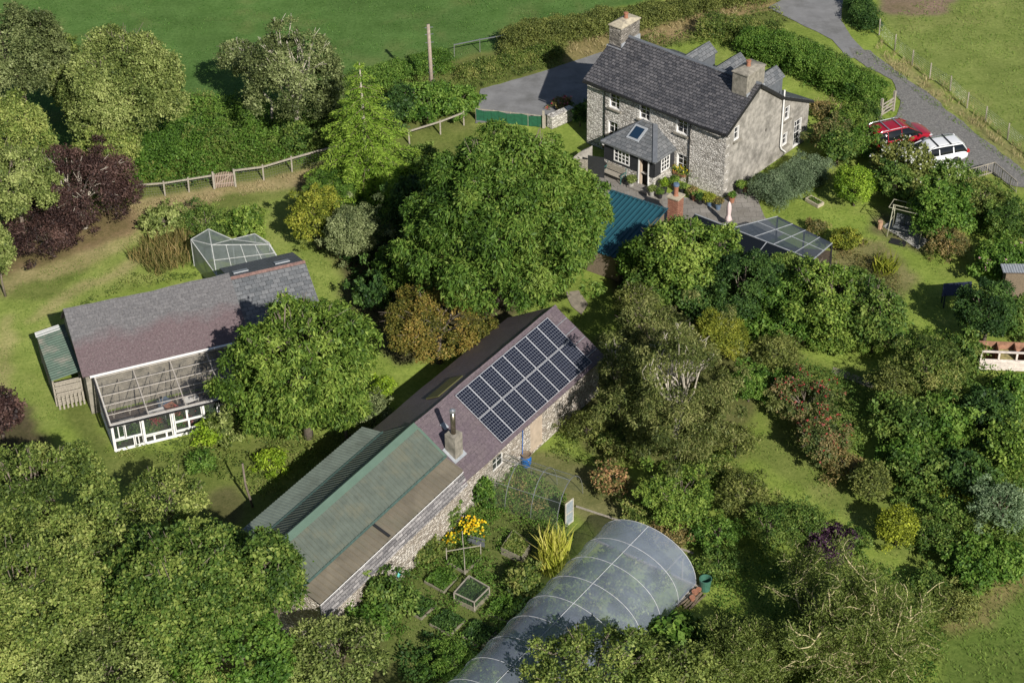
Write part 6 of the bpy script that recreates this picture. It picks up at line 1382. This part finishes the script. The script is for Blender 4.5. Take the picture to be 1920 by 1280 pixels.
# left garden shrubs
S_ = [('golden_shrub', 'golden green shrub on the left lawn below the conifer', 592, 408, 46, 68, 'goldgreen', 'small'),
 ('grey_shrub', 'grey leaved shrub between the golden shrub and the walnut', 660, 435, 54, 66, 'greyleaf', 'small'),
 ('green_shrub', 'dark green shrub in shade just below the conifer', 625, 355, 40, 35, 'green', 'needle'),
 ('bushy_shrub', 'olive bushy shrub behind the plastic shelter', 385, 415, 46, 34, 'shrub', 'fine'),
 ('bright_shrub', 'bright green shrub on the lawn right of the plastic shelter', 460, 420, 35, 31, 'bright', 'broad'),
 ('pale_shrub', 'pale green weedy shrub beside the copper beech', 308, 412, 42, 30, 'palegreen', 'broad'),
 ('yellow_shrub', 'yellow green shrub in front of the greenhouse sashes', 396, 812, 24, 26, 'lime', 'broad'),
 ('round_herb', 'low dark green round herb below the greenhouse', 376, 865, 32, 24, 'green', 'fine'),
 ('fern_clump', 'yellow green fern in the shade beside the metal barn', 505, 865, 28, 24, 'lime', 'weep'),
 ('grey_shrub', 'pale grey willow shrub beside the cherry crown', 700, 768, 34, 34, 'greyleaf', 'small'),
 ('yellow_shrub', 'yellow shrub tip behind the pale grey willow shrub', 718, 728, 18, 24, 'lime', 'small'),
 ('green_shrub', 'pale green shrub under the cherry tree right of the greenhouse', 430, 800, 30, 34, 'palegreen', 'broad'),
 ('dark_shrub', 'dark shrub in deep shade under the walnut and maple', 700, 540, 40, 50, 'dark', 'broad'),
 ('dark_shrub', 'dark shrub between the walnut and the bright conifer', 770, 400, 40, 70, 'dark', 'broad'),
 ('dark_shrub', 'dark shrub behind the walnut crown by the short rail fence', 790, 300, 36, 32, 'shrub', 'broad'),
 ('bramble_bush', 'bramble bush at the foot of the grey tree', 575, 250, 55, 38, 'shrub', 'broad'),
 ('bramble_bush', 'dark bramble left of the conifer trunk', 612, 205, 34, 50, 'dark', 'broad'),
 ('laurel_bush', 'glossy laurel around the foot of the utility pole', 800, 192, 62, 40, 'green', 'broad'),
 ('laurel_bush', 'laurel beside the road left of the green netting', 862, 190, 38, 34, 'green', 'broad'),
 ('laurel_bush', 'laurel left of the utility pole behind the conifer', 750, 200, 34, 38, 'dark', 'broad'),
 ('flower_bush', 'small reddish flower bush on the low garden wall', 1050, 195, 18, 13, 'rust', 'small'),
 ('dark_shrub', 'shaded shrub at the left corner of the farmhouse', 1088, 215, 12, 24, 'dark', 'small'),
 # right of the house
  ('round_bush', 'clipped bright green round bush on the lawn', 1604, 350, 40, 44, 'box', 'small'),
 ('bright_shrub', 'yellow green shrub behind the farmhouse near the gate', 1592, 225, 28, 26, 'bright', 'small'),
 ('mixed_shrub', 'reddish green shrub between the gable and the red car', 1553, 255, 36, 40, 'crab', 'small'),
 ('dark_shrub', 'dark shrub behind the clipped round bush', 1572, 280, 36, 36, 'shrub', 'broad'),
 ('green_shrub', 'leafy shrub in front of the red car', 1618, 268, 32, 30, 'green', 'small'),
 ('green_shrub', 'shrub at the left of the grey barred gate', 1628, 215, 22, 26, 'shrub', 'small'),
 ('bramble_bush', 'brown bramble at the rear corner of the farmhouse', 1540, 205, 24, 16, 'rust', 'small'),
 ('flowering_shrub', 'large shrub with white flowers in front of the white car', 1695, 312, 52, 48, 'olive', 'broad'),
 ('green_shrub', 'green shrub behind the swing seat', 1678, 350, 34, 44, 'shrub', 'broad'),
 ('green_shrub', 'broad green shrub right of the swing seat', 1768, 395, 52, 60, 'green', 'broad'),
 ('flowering_shrub', 'shrub dotted with pale flowers below the white car', 1770, 330, 46, 34, 'shrub', 'broad'),
 ('green_shrub', 'tangled shrub under the wire enclosure', 1838, 375, 50, 42, 'mixedweed', 'small'),
 ('green_shrub', 'dull green shrub at the right edge above the rhododendron', 1890, 410, 45, 42, 'shrub', 'small'),
 ('brown_shrub', 'brownish shrub beside the slab of the swing seat', 1780, 455, 40, 32, 'rust', 'fine'),
 ('rhododendron', 'dark glossy rhododendron with pink blooms at the right edge', 1882, 490, 58, 45, 'green', 'broad'),
 ('dark_evergreen', 'big dark clipped evergreen left of the compost bays', 1852, 590, 62, 66, 'dark', 'small'),
 ('dark_evergreen', 'dark evergreen hanging over the grey roofed shed', 1905, 600, 45, 40, 'shrub', 'broad'),
 ('small_shrub', 'yellow green shrub at the end of the patio roof', 1585, 450, 28, 24, 'goldgreen', 'small'),
 ('small_shrub', 'little brown shrub between the lawn and the patio roof', 1530, 425, 18, 14, 'rust', 'fine'),
 # middle and right garden
 ('olive_shrub', 'olive leaved shrub right of the birch', 1455, 665, 46, 42, 'olive', 'fine'),
 ('green_shrub', 'dark green shrub between the birch and the crab apple', 1405, 720, 34, 40, 'green', 'small'),
 ('crab_apple', 'crab apple with red fruit and pink tinged leaves', 1508, 755, 62, 44, 'crab', 'small'),
 ('crab_apple', 'lower crab apple thicket with scattered red berries', 1540, 825, 55, 46, 'crab', 'small'),
 ('round_bush', 'rounded olive coloured bush on the lower lawn', 1632, 905, 41, 42, 'olive', 'small'),
 ('golden_bush', 'rounded golden yellow bush at the lower right', 1684, 988, 38, 44, 'golden', 'small'),
 ('dark_shrub', 'brownish dark shrub right of the golden bush', 1752, 1005, 42, 38, 'shrub', 'fine'),
 ('purple_shrub', 'dark purple shrub beside the contorted willow', 1560, 1022, 46, 38, 'purple', 'small'),
 ('pear_tree', 'fruit tree with yellow green leaves above the polytunnel', 1272, 930, 68, 62, 'bright', 'small'),
 ('mixed_shrub', 'brown green shrub between the pear and the lawn', 1390, 930, 52, 46, 'olive', 'fine'),
 ('juniper', 'feathery juniper on the near side of the lower lawn', 1505, 985, 50, 44, 'shrub', 'fine'),
 ('green_shrub', 'dark feathery shrub left of the juniper', 1440, 985, 46, 46, 'shrub', 'fine'),
 ('green_shrub', 'dark shrub below the pear tree', 1345, 1000, 46, 40, 'green', 'small'),
 ('big_shrub', 'large light green shrub left of the compost bays', 1745, 700, 72, 66, 'mixedweed', 'fine'),
 ('palm_shrub', 'spiky dark green shrub at the edge of the shaded lawn', 1745, 645, 36, 26, 'bright', 'weep'),
 ('big_shrub', 'dark green shrub mass below the large light green shrub', 1700, 790, 58, 56, 'shrub', 'broad'),
 ('big_shrub', 'bright green shrub in the middle of the right border', 1765, 800, 56, 52, 'green', 'broad'),
 ('big_shrub', 'dark shrub at the right border beside the shaded lawn', 1845, 770, 55, 50, 'dark', 'broad'),
 ('green_shrub', 'green shrub below the middle of the right border', 1735, 880, 56, 46, 'shrub', 'broad'),
 ('yellow_shrub', 'yellowish leafy shrub near the right edge', 1890, 840, 46, 50, 'bright', 'broad'),
 ('dark_shrub', 'deep green shrub below the dark shrub of the right border', 1815, 890, 55, 48, 'dark', 'broad'),
 ('spiky_clump', 'yellow green spiky clump left of the silver willow', 1790, 925, 34, 26, 'goldgreen', 'weep'),
 ('silver_willow', 'silvery upright willow shrub at the right edge', 1876, 960, 54, 58, 'silver', 'fine'),
 ('green_shrub', 'leafy green shrub right of the contorted willow', 1825, 1060, 52, 46, 'green', 'broad'),
 ('green_shrub', 'small leafy shrub left of the silver willow foot', 1720, 945, 34, 26, 'shrub', 'small'),
 ('brown_shrub', 'brown shrub right of the beds at the tunnel end', 1260, 1000, 40, 26, 'rust', 'fine'),
 ('hydrangea', 'hydrangea with peach coloured heads near the barrel', 1142, 900, 34, 32, 'peach', 'small'),
 ('green_shrub', 'climbing shrub against the pale wall by the barn window', 905, 920, 22, 32, 'green', 'small'),
 ('green_shrub', 'leafy climber on the pale wall left of the yellow flowers', 838, 965, 26, 28, 'shrub', 'small'),
 ('green_shrub', 'low bush on the barn wall above the first raised bed', 790, 1030, 34, 24, 'mixedweed', 'small'),
 ('dark_shrub', 'dark shrub at the near corner of the metal roofed barn', 722, 1120, 44, 50, 'shrub', 'broad'),
 ('green_shrub', 'green shrub by the near barn wall right of the sycamore', 690, 1170, 40, 40, 'green', 'broad'),
 ('green_shrub', 'leafy shrub between the big light shrub and the shaded lawn', 1800, 660, 40, 34, 'shrub', 'broad'),
 ('green_shrub', 'rounded shrub at the right edge below the compost bays', 1895, 740, 48, 44, 'green', 'broad'),
 ('big_shrub', 'tall feathery shrub at the left side of the right border', 1672, 730, 40, 52, 'olive', 'fine'),
 ('green_shrub', 'small bright shrub in the middle of the right border', 1700, 860, 42, 40, 'green', 'broad'),
 ('dark_shrub', 'dark shrub beside the purple shrub', 1610, 1010, 30, 24, 'shrub', 'small'),
 ('mixed_shrub', 'brown tipped shrub at the lower end of the crab apple thicket', 1580, 870, 38, 32, 'rust', 'fine'),
 ('green_shrub', 'green shrub filling the gap below the olive shrub', 1480, 715, 40, 28, 'green', 'small'),
 ('mixed_shrub', 'weedy shrub between the birch and the stone barn gable', 1100, 800, 44, 36, 'olive', 'fine'),
 ('mixed_shrub', 'low weedy shrub beneath the left side of the birch', 1165, 830, 44, 36, 'mixedweed', 'small'),
 ('dark_shrub', 'dark shrub under the right side of the birch', 1380, 830, 40, 38, 'olive', 'fine'),
 ('green_shrub', 'green shrub above the pear tree', 1325, 880, 44, 34, 'mixedweed', 'small'),
 ('green_shrub', 'green shrub left of the pear tree by the path', 1205, 965, 36, 30, 'mixedweed', 'small'),
 ('dark_shrub', 'dark shrub between the tunnel end and the willow', 1345, 1060, 36, 30, 'shrub', 'small'),
 ('dark_shrub', 'deep green shrub under the row of ivy covered trees', 1420, 600, 52, 34, 'green', 'broad'),
 ('green_shrub', 'fresh green shrub at the foot of the bright ivy tree', 1580, 625, 58, 34, 'bright', 'small'),
 ('green_shrub', 'bushy shrub between the teal shed and the walnut', 1150, 470, 22, 26, 'green', 'broad'),
 ('green_shrub', 'leafy shrub at the right edge below the silver willow', 1885, 1050, 44, 38, 'green', 'broad'),
 ('green_shrub', 'rough shrub between the contorted willow and the field edge', 1785, 1135, 44, 38, 'olive', 'fine'),
 ('green_shrub', 'low shrub at the field edge under the leafy green shrub', 1740, 1090, 34, 30, 'shrub', 'small'),
 ('rhubarb', 'large leaved dark green patch right of the polytunnel', 1270, 1190, 48, 38, 'green', 'big'),
 ('rhubarb', 'lower large leaved patch near the contorted willow', 1325, 1235, 42, 34, 'green', 'big'),
 ('fennel', 'feathery green herb below the raised beds', 850, 1240, 46, 28, 'green', 'needle'),
 ('bean_row', 'twiggy bean plants on canes below the deep bed', 985, 1090, 30, 30, 'mixedweed', 'broad')]
for (nm, lab, x, y, a, b_, mt, st) in S_:
    tr = nm in ('pear_tree', 'crab_apple'); wl = 0 if any(w in nm+lab for w in ('round', 'golden_bush', 'clipped')) else 1
    cat = 'tree' if tr else 'shrub'
    o = plant(nm, cat, lab, x, y, a, b_, .3 if tr else 0.0, M_[mt], style=st, trunk=True, low=-.45, twigs=2 if tr else 0, dens=1.1, wild=wl)
def blooms(parent_o, mat, n, s, name='blooms'):
    """small blossoms or fruit set on the outside of the parent's foliage"""
    fo = [c for c in parent_o.children if c.name.split('.')[0] in ('foliage', 'crown')][0]; me = fo.data
    co = np.empty(len(me.vertices)*3, np.float32); me.vertices.foreach_get('co', co); co = co.reshape(-1, 3); c = co.mean(0)
    w = np.linalg.norm((co-c)/(co.std(0)+1e-6), axis=1)+.8*(co[:, 2]-c[2])/(co[:, 2].std()+1e-6); ids = np.argsort(-w)[:max(n*6, len(co)//3)]; ids = rng.choice(ids, n, replace=False)
    P = co[ids]+unit(co[ids]-c)*.05; P = np.repeat(P, 4, 0)+rng.normal(size=(n*4, 3))*s*.3
    o = leaves(name, P, rng.normal(size=P.shape)+np.array([0, 0, .7]), s, s*.8, rng.random(len(P)), mat, parent_o); o['kind'] = 'stuff'
byl = {o.get('label'): o for o in C.objects if o.get('label')}
def find(s): return [o for l, o in byl.items() if s in l][0]
blooms(find('large shrub with white flowers'), M_['flowerwhite'], 150, .12); blooms(find('dotted with pale flowers'), M_['flowerwhite'], 80, .10)
blooms(find('rhododendron with pink'), M_['flowerpale'], 10, .14); blooms(find('crab apple with red fruit'), M_['berry'], 170, .09, 'fruit'); blooms(find('lower crab apple'), M_['berry'], 90, .09, 'fruit')
blooms(find('hydrangea with peach'), M_['peach'], 130, .16); blooms(find('reddish flower bush'), M_['flowerpink'], 20, .12)
# bottom trees
T('oak_tree', 'tree', 'great olive oak filling the left side below the lawn', 72, 945, 165, 118, 3.0, M_['oak'], style='oak', twigs=5, lrk=.12, jit=.30, nl=170)
T('oak_tree', 'tree', 'olive oak in the bottom left corner', 40, 1130, 190, 130, 3.0, M_['oak'], style='oak', twigs=4, lrk=.13, jit=.30, nl=170)
T('oak_tree', 'tree', 'oak crown at the bottom edge left of the sycamore', 165, 1270, 150, 80, 3.0, M_['palegreen'], style='oak', twigs=6)
T('oak_tree', 'tree', 'small oak crown between the great oak and the greenhouse', 310, 940, 80, 55, 2.5, M_['oak'], style='oak', twigs=4)
T('sycamore_tree', 'tree', 'bright green sycamore whose crown overlaps the near end of the metal roofs', 350, 1110, 165, 138, 3.0, M_['sycamore'], style='broad', twigs=2, lrk=.14, jit=.28, nl=150)
T('sycamore_tree', 'tree', 'right hand sycamore crown against the brown lower roof', 512, 1085, 68, 95, 3.2, M_['sycamore'], style='broad', lrk=.26)
T('sycamore_tree', 'tree', 'darker sycamore bough below the right hand crown', 430, 1225, 120, 75, 2.5, M_['green'], style='broad')
T('oak_tree', 'tree', 'pale oak at the bottom edge below the stone wall', 630, 1235, 105, 80, 2.0, M_['palegreen'], style='oak', twigs=4)
T('bush_oak', 'tree', 'olive bush tree overlapping the near end of the polytunnel', 1110, 1262, 125, 62, 1.8, M_['oak'], style='oak', twigs=4)
T('bush_oak', 'tree', 'yellowish bush tree at the bottom edge right of the polytunnel', 1265, 1282, 90, 42, 1.5, M_['willow'], style='oak', twigs=4)
for x, y, lb in ((690, 1400, 'left of the polytunnel'), (840, 1400, 'in line with the lowest raised bed'), (980, 1440, 'in line with the near end of the polytunnel')):
    T('shade_tree', 'tree', 'tall tree below the bottom edge '+lb, x, y, 95, 85, 4.5, M_['green'], style='oak', dens=.5, group='trees below the frame')
T('oak_tree', 'tree', 'oak crown joining the great olive oak and the sycamore', 215, 1040, 120, 90, 3.0, M_['oak'], style='oak', twigs=3)
T('oak_tree', 'tree', 'low oak crown at the bottom edge under the darker sycamore bough', 330, 1290, 120, 60, 2.0, M_['oak'], style='oak')
# hedges
hedge('lavender_mound', 'long clipped silvery mound along the gable wall', [(1436, 380), (1470, 362), (1505, 340), (1528, 322)], 2.3, 1.35, M_['lav'], 'needle', None, .45, 1.3, 'shrub', .1)
hedge('roadside_hedge', 'dense clipped hedge along the far side of the road above the pole', [(690, 172), (745, 152), (800, 140), (850, 128)], 1.7, 1.5, M_['green'])
hedge('roadside_hedge', 'hedge between the grey tree and the clipped roadside hedge', [(600, 215), (650, 190), (690, 175)], 2.2, 1.6, M_['shrub'])
hedge('roadside_hedge', 'tall hedge at the field corner behind the left chimney', [(950, 96), (1010, 86), (1080, 72), (1140, 62)], 1.6, 1.9, M_['olive'])
hedge('roadside_hedge', 'long hedge at the top edge behind the farmhouse roof', [(1140, 58), (1220, 44), (1300, 24), (1400, 4), (1470, -14)], 1.8, 1.5, M_['olive'])
hedge('roadside_hedge', 'rough grassy hedge bank beside the road below the tall hedge', [(870, 145), (950, 122), (1050, 100)], 1.4, .8, M_['mixedweed'])
hedge('roadside_hedge', 'shaggy hedge right of the far road bend', [(1320, 66), (1370, 72), (1430, 78), (1470, 88)], 2.2, 1.5, M_['mixedweed'])
hedge('lane_hedge', 'thick hedge between the farmhouse lawn and the gravel drive', [(1400, 96), (1470, 118), (1540, 150), (1600, 180), (1650, 208)], 2.3, 1.9, M_['green'])
hedge('lane_hedge', 'rough lower hedge edge facing the gravel drive', [(1470, 92), (1540, 120), (1600, 152), (1655, 186)], 1.1, 1.5, M_['shrub'])
hedge('lane_hedge', 'dark thorn hedge by the lane entrance at the field corner', [(1608, 14), (1618, 45), (1640, 66)], 1.5, 1.3, M_['dark'])
hedge('lane_hedge', 'low hedge line behind the copper beech', [(130, 330), (230, 345)], 1.6, 1.2, M_['shrub'])
thicket('undergrowth', 'dark weedy ground beneath the contorted willow', 'undergrowth', [(1340, 1110), (1420, 1050), (1600, 1040), (1780, 1100), (1760, 1300), (1330, 1300)], M_['green'], .05, .6, 'small', 24, 1.2, 52)
# stuff: rough growth nobody could count
thicket('bramble_bank', 'green bramble bank between the oaks and the rail fence', 'brambles', [(225, 345), (260, 250), (330, 190), (470, 190), (640, 230), (650, 285), (560, 312), (440, 336), (400, 345), (310, 360)], M_['green'], .1, 1.7, 'broad', 26, 2.6, 3)
thicket('bramble_bank', 'pale weeds threaded through the green bramble bank', 'brambles', [(225, 345), (260, 250), (330, 190), (470, 190), (640, 230), (650, 285), (560, 312), (440, 336), (310, 360)], M_['mixedweed'], .3, 1.8, 'small', 22, 1.9, 40, thresh=.5)
thicket('bramble_bank', 'yellowing brambles along the rail fence', 'brambles', [(300, 362), (330, 310), (450, 280), (560, 270), (600, 298), (440, 335)], M_['mixedweed'], .1, .9, 'small', 30, 1.5, 6)
thicket('rough_verge', 'rough green verge between the road and the pole hedge', 'undergrowth', [(700, 150), (860, 150), (940, 140), (1050, 108), (1060, 120), (900, 168), (890, 178), (700, 240)], M_['mixedweed'], .05, .5, 'small', 26, 1.2, 8)
thicket('rough_verge', 'rough growth behind the house between the hedges', 'undergrowth', [(1150, 90), (1240, 60), (1320, 40), (1450, 6), (1480, 40), (1380, 90), (1300, 86), (1200, 110)], M_['mixedweed'], .05, .7, 'small', 22, 1.6, 9, thresh=.42)
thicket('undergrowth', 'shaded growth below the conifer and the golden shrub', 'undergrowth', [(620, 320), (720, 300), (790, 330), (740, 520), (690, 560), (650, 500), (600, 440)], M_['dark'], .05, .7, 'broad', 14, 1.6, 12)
thicket('undergrowth', 'low wild growth under the birch', 'undergrowth', [(1020, 850), (1100, 770), (1180, 740), (1400, 860), (1380, 900), (1250, 900), (1180, 880), (1080, 870)], M_['mixedweed'], .05, .55, 'small', 26, 1.1, 14, thresh=.35)
thicket('border_planting', 'mixed border between the crab apple and the right lawn', 'border', [(1440, 690), (1530, 690), (1640, 730), (1625, 850), (1600, 900), (1540, 880), (1440, 720)], M_['shrub'], .2, 1.3, 'small', 34, 1.3, 16)
thicket('border_planting', 'deep green border filling the right side of the garden', 'border', [(1640, 800), (1660, 720), (1720, 660), (1790, 690), (1930, 760), (1930, 1020), (1820, 1130), (1760, 1060), (1710, 950), (1650, 880)], M_['shrub'], .3, 2.0, 'broad', 24, 2.0, 18)
thicket('border_planting', 'bright weeds scattered through the deep green border', 'border', [(1640, 800), (1660, 720), (1720, 660), (1790, 690), (1930, 760), (1930, 1020), (1820, 1130), (1760, 1060), (1710, 950), (1650, 880)], M_['bright'], .5, 2.1, 'small', 22, 1.3, 19, thresh=.55)
thicket('border_planting', 'weedy growth around the fruit cage', 'border', [(850, 990), (900, 900), (960, 870), (1060, 930), (1080, 990), (1000, 1000), (960, 960), (900, 1010)], M_['green'], .1, .8, 'small', 40, .9, 20)
thicket('border_planting', 'dry reddish plants inside the fruit cage', 'border', [(930, 920), (990, 900), (1040, 950), (1000, 975), (945, 960)], M_['rust'], .2, .8, 'fine', 16, .8, 22, thresh=.5)
thicket('border_planting', 'leafy strip along the foot of the pale barn wall', 'border', [(700, 1120), (740, 1070), (800, 1020), (870, 960), (920, 900), (940, 905), (880, 990), (800, 1070), (730, 1150)], M_['mixedweed'], .1, .8, 'small', 40, .8, 24)
thicket('border_planting', 'growth between the polytunnel and the shrubs above it', 'border', [(1120, 900), (1220, 960), (1330, 1020), (1420, 1010), (1500, 1060), (1420, 1100), (1340, 1080), (1300, 1030), (1180, 980)], M_['shrub'], .1, 1.0, 'small', 30, 1.2, 26, thresh=.3)
thicket('border_planting', 'tangle between the drive shrubs and the swing seat', 'border', [(1560, 250), (1640, 250), (1700, 290), (1830, 330), (1930, 400), (1930, 480), (1830, 440), (1760, 430), (1720, 400), (1672, 380), (1660, 300), (1560, 280)], M_['shrub'], .3, 1.4, 'broad', 22, 1.5, 28)
thicket('border_planting', 'plants around the end of the patio roof', 'border', [(1560, 440), (1620, 450), (1670, 490), (1690, 540), (1660, 580), (1580, 520), (1565, 480)], M_['rust'], .05, .55, 'fine', 26, .8, 30, thresh=.4)
thicket('border_planting', 'herb layer beneath the row of ivy covered trees', 'border', [(1150, 500), (1300, 470), (1560, 520), (1700, 600), (1690, 660), (1500, 660), (1300, 600), (1180, 560)], M_['green'], .2, 1.4, 'broad', 18, 1.4, 32)
thicket('border_planting', 'growth around the foot of the greenhouse and cherry', 'border', [(200, 850), (430, 812), (640, 800), (700, 800), (600, 890), (500, 950), (420, 900), (330, 880)], M_['mixedweed'], .05, .5, 'small', 24, 1.1, 34, thresh=.4)
thicket('border_planting', 'mossy bank behind the slate barn', 'border', [(140, 580), (240, 520), (360, 490), (375, 520), (250, 545)], M_['mixedweed'], .02, .3, 'small', 24, .9, 36, thresh=.35)
thicket('rough_verge', 'scrub in the lower right corner beside the willow', 'undergrowth', [(1760, 1060), (1930, 980), (1930, 1060), (1790, 1180), (1740, 1290), (1650, 1290)], M_['olive'], .05, .6, 'small', 24, 1.3, 38)
VG = [(720, 1200), (770, 1060), (860, 990), (930, 960), (1000, 990), (1080, 1010), (1010, 1110), (900, 1230), (800, 1290)]
thicket('kitchen_garden_growth', 'overgrown greens between the raised beds', 'vegetables', VG, M_['green'], .05, .6, 'small', 34, .8, 60, thresh=.5)
thicket('kitchen_garden_growth', 'dark leafy rows near the polytunnel side of the beds', 'vegetables', [(740, 1230), (800, 1190), (900, 1220), (990, 1110), (1030, 1120), (900, 1290), (760, 1290)], M_['dark'], .1, .7, 'broad', 22, .9, 62, thresh=.35)
thicket('kitchen_garden_growth', 'straggling herbs along the upper side of the beds', 'vegetables', [(800, 1060), (860, 1000), (960, 960), (1050, 1000), (1000, 1060), (930, 1030), (850, 1090)], M_['mixedweed'], .05, .7, 'fine', 30, .7, 64, thresh=.5)
blades('field_tufts', 'coarse tufts across the upper field', 'grass', [(60, -20), (1400, -60), (1130, 12), (940, 92), (700, 134), (640, 150), (300, 250), (-20, 250)], M_['grassfield'], .10, 14, .06, .6, 70, .42, clump=1.4)
blades('field_tufts', 'pale tufts across the right hand field', 'grass', [(1650, 40), (1800, -40), (1960, -40), (1960, 290), (1850, 215), (1700, 105)], M_['grass'], .12, 20, .06, .6, 72, .42, clump=1.2)
blades('dock_stems', 'rust coloured dock stems behind the slate barn', 'weeds', [(240, 490), (270, 455), (340, 440), (365, 450), (355, 500), (290, 520)], M_['rust'], 1.0, 90, .05, .25, 4)
blades('corn', 'tall yellowing sweetcorn between the deep bed and the polytunnel', 'sweetcorn', [(1010, 1062), (1030, 1040), (1062, 1052), (1050, 1085), (1022, 1085)], M_['corn'], 1.7, 420, .10, .16, 5)
for pxx, pyy, n, lab in ((885, 985, 150, 'clump of bright yellow daisies by the barn wall'), (848, 1008, 40, 'small scatter of yellow flowers below the bright yellow daisies')):
    c = W(pxx, pyy, .8 if n > 100 else .4); r_ = empty('yellow_daisies', (c.x, c.y, 0), 0, lab, 'flowers'); nn = n*5; Q = rng.normal(size=(nn, 3))*np.array([.26, .24, .2])+np.array([0, 0, c.z*.6]); Q[:, 2] = np.abs(Q[:, 2]); leaves('foliage', Q, rng.normal(size=(nn, 3))+np.array([0, 0, .5]), .14, .06, rng.random(nn), MAT['green'], r_); P = rng.normal(size=(n, 3))*np.array([.26, .24, .16]); o = leaves('flower_heads', P+np.array([0, 0, c.z]), rng.normal(size=(n, 3))*.5+np.array([0, -.4, 1]), .13, .12, rng.random(n), MAT['floweryellow'], r_); o['kind'] = 'stuff'
blades('phormium', 'yellow striped spiky phormium beside the lawn', 'phormium', [(1635, 515), (1645, 498), (1675, 505), (1668, 522)], M_['goldgreen'], 1.3, 130, .10, .55, 6)
blades('long_grass', 'long straw grass along the stock fence', 'grass', [(1640, 90), (1655, 75), (1700, 112), (1780, 165), (1855, 228), (1930, 290), (1930, 318), (1850, 256), (1770, 198), (1690, 142)], M_['straw'], .4, 60, .035, .5, 7, .45)
blades('long_grass', 'straw coloured grass below the rail fences', 'grass', [(230, 385), (400, 360), (450, 350), (560, 322), (660, 298), (680, 312), (570, 345), (440, 372), (250, 410)], M_['straw'], .2, 70, .03, .6, 8, .42)
blades('long_grass', 'dry grass behind the farmhouse beside the lawn', 'grass', [(1520, 190), (1560, 185), (1590, 205), (1560, 215)], M_['straw'], .4, 60, .03, .5, 9)
blades('long_grass', 'dry grass bank behind the left chimney', 'grass', [(1050, 108), (1070, 80), (1140, 66), (1320, 30), (1440, 0), (1450, 14), (1300, 66), (1180, 100)], M_['straw'], .45, 40, .035, .5, 10, .5)
blades('short_grass', 'mown lawn grass with scattered longer tufts', 'grass', [(-20, 560), (120, 480), (300, 420), (560, 350), (640, 500), (740, 690), (700, 800), (560, 560), (380, 500), (130, 580), (120, 800), (-20, 760)], M_['grass'], .10, 45, .03, .6, 11, .45)
blades('short_grass', 'lawn tufts on the right hand lawn', 'grass', [(1400, 420), (1500, 330), (1660, 380), (1760, 480), (1800, 560), (1720, 660), (1500, 690), (1680, 600), (1560, 440)], M_['grass'], .10, 45, .03, .6, 12, .45)
blades('short_grass', 'lawn tufts on the lower lawn below the crab apple', 'grass', [(1340, 900), (1450, 780), (1600, 920), (1720, 1000), (1680, 1060), (1560, 980), (1430, 900)], M_['grass'], .13, 45, .03, .6, 13, .4)
blades('verge_grass', 'coarse grass of the lower right field edge', 'grass', [(1740, 1290), (1800, 1170), (1930, 1030), (1930, 1290)], M_['grass'], .22, 45, .035, .5, 15, .35)
blades('garden_grass', 'rough grass between the raised beds', 'grass', [(700, 1240), (760, 1060), (900, 960), (1060, 1010), (960, 1150), (860, 1280)], M_['grass'], .12, 40, .03, .6, 14, .35)
blades('verge_grass', 'ragged grass creeping over the edges of the drive', 'grass', [(1590, 100), (1630, 96), (1640, 104), (1700, 146), (1780, 212), (1850, 268), (1930, 330), (1930, 340), (1845, 276), (1770, 216), (1690, 152), (1625, 108)], M_['grass'], .16, 60, .04, .6, 80, .35)
blades('verge_grass', 'ragged grass along the hedge side of the drive and in its middle', 'grass', [(1600, 118), (1672, 158), (1695, 195), (1688, 222), (1660, 215), (1668, 165)], M_['grass'], .16, 60, .04, .6, 82, .3)
print('faces', sum(len(o.data.polygons) for o in C.objects if o.type == 'MESH'))
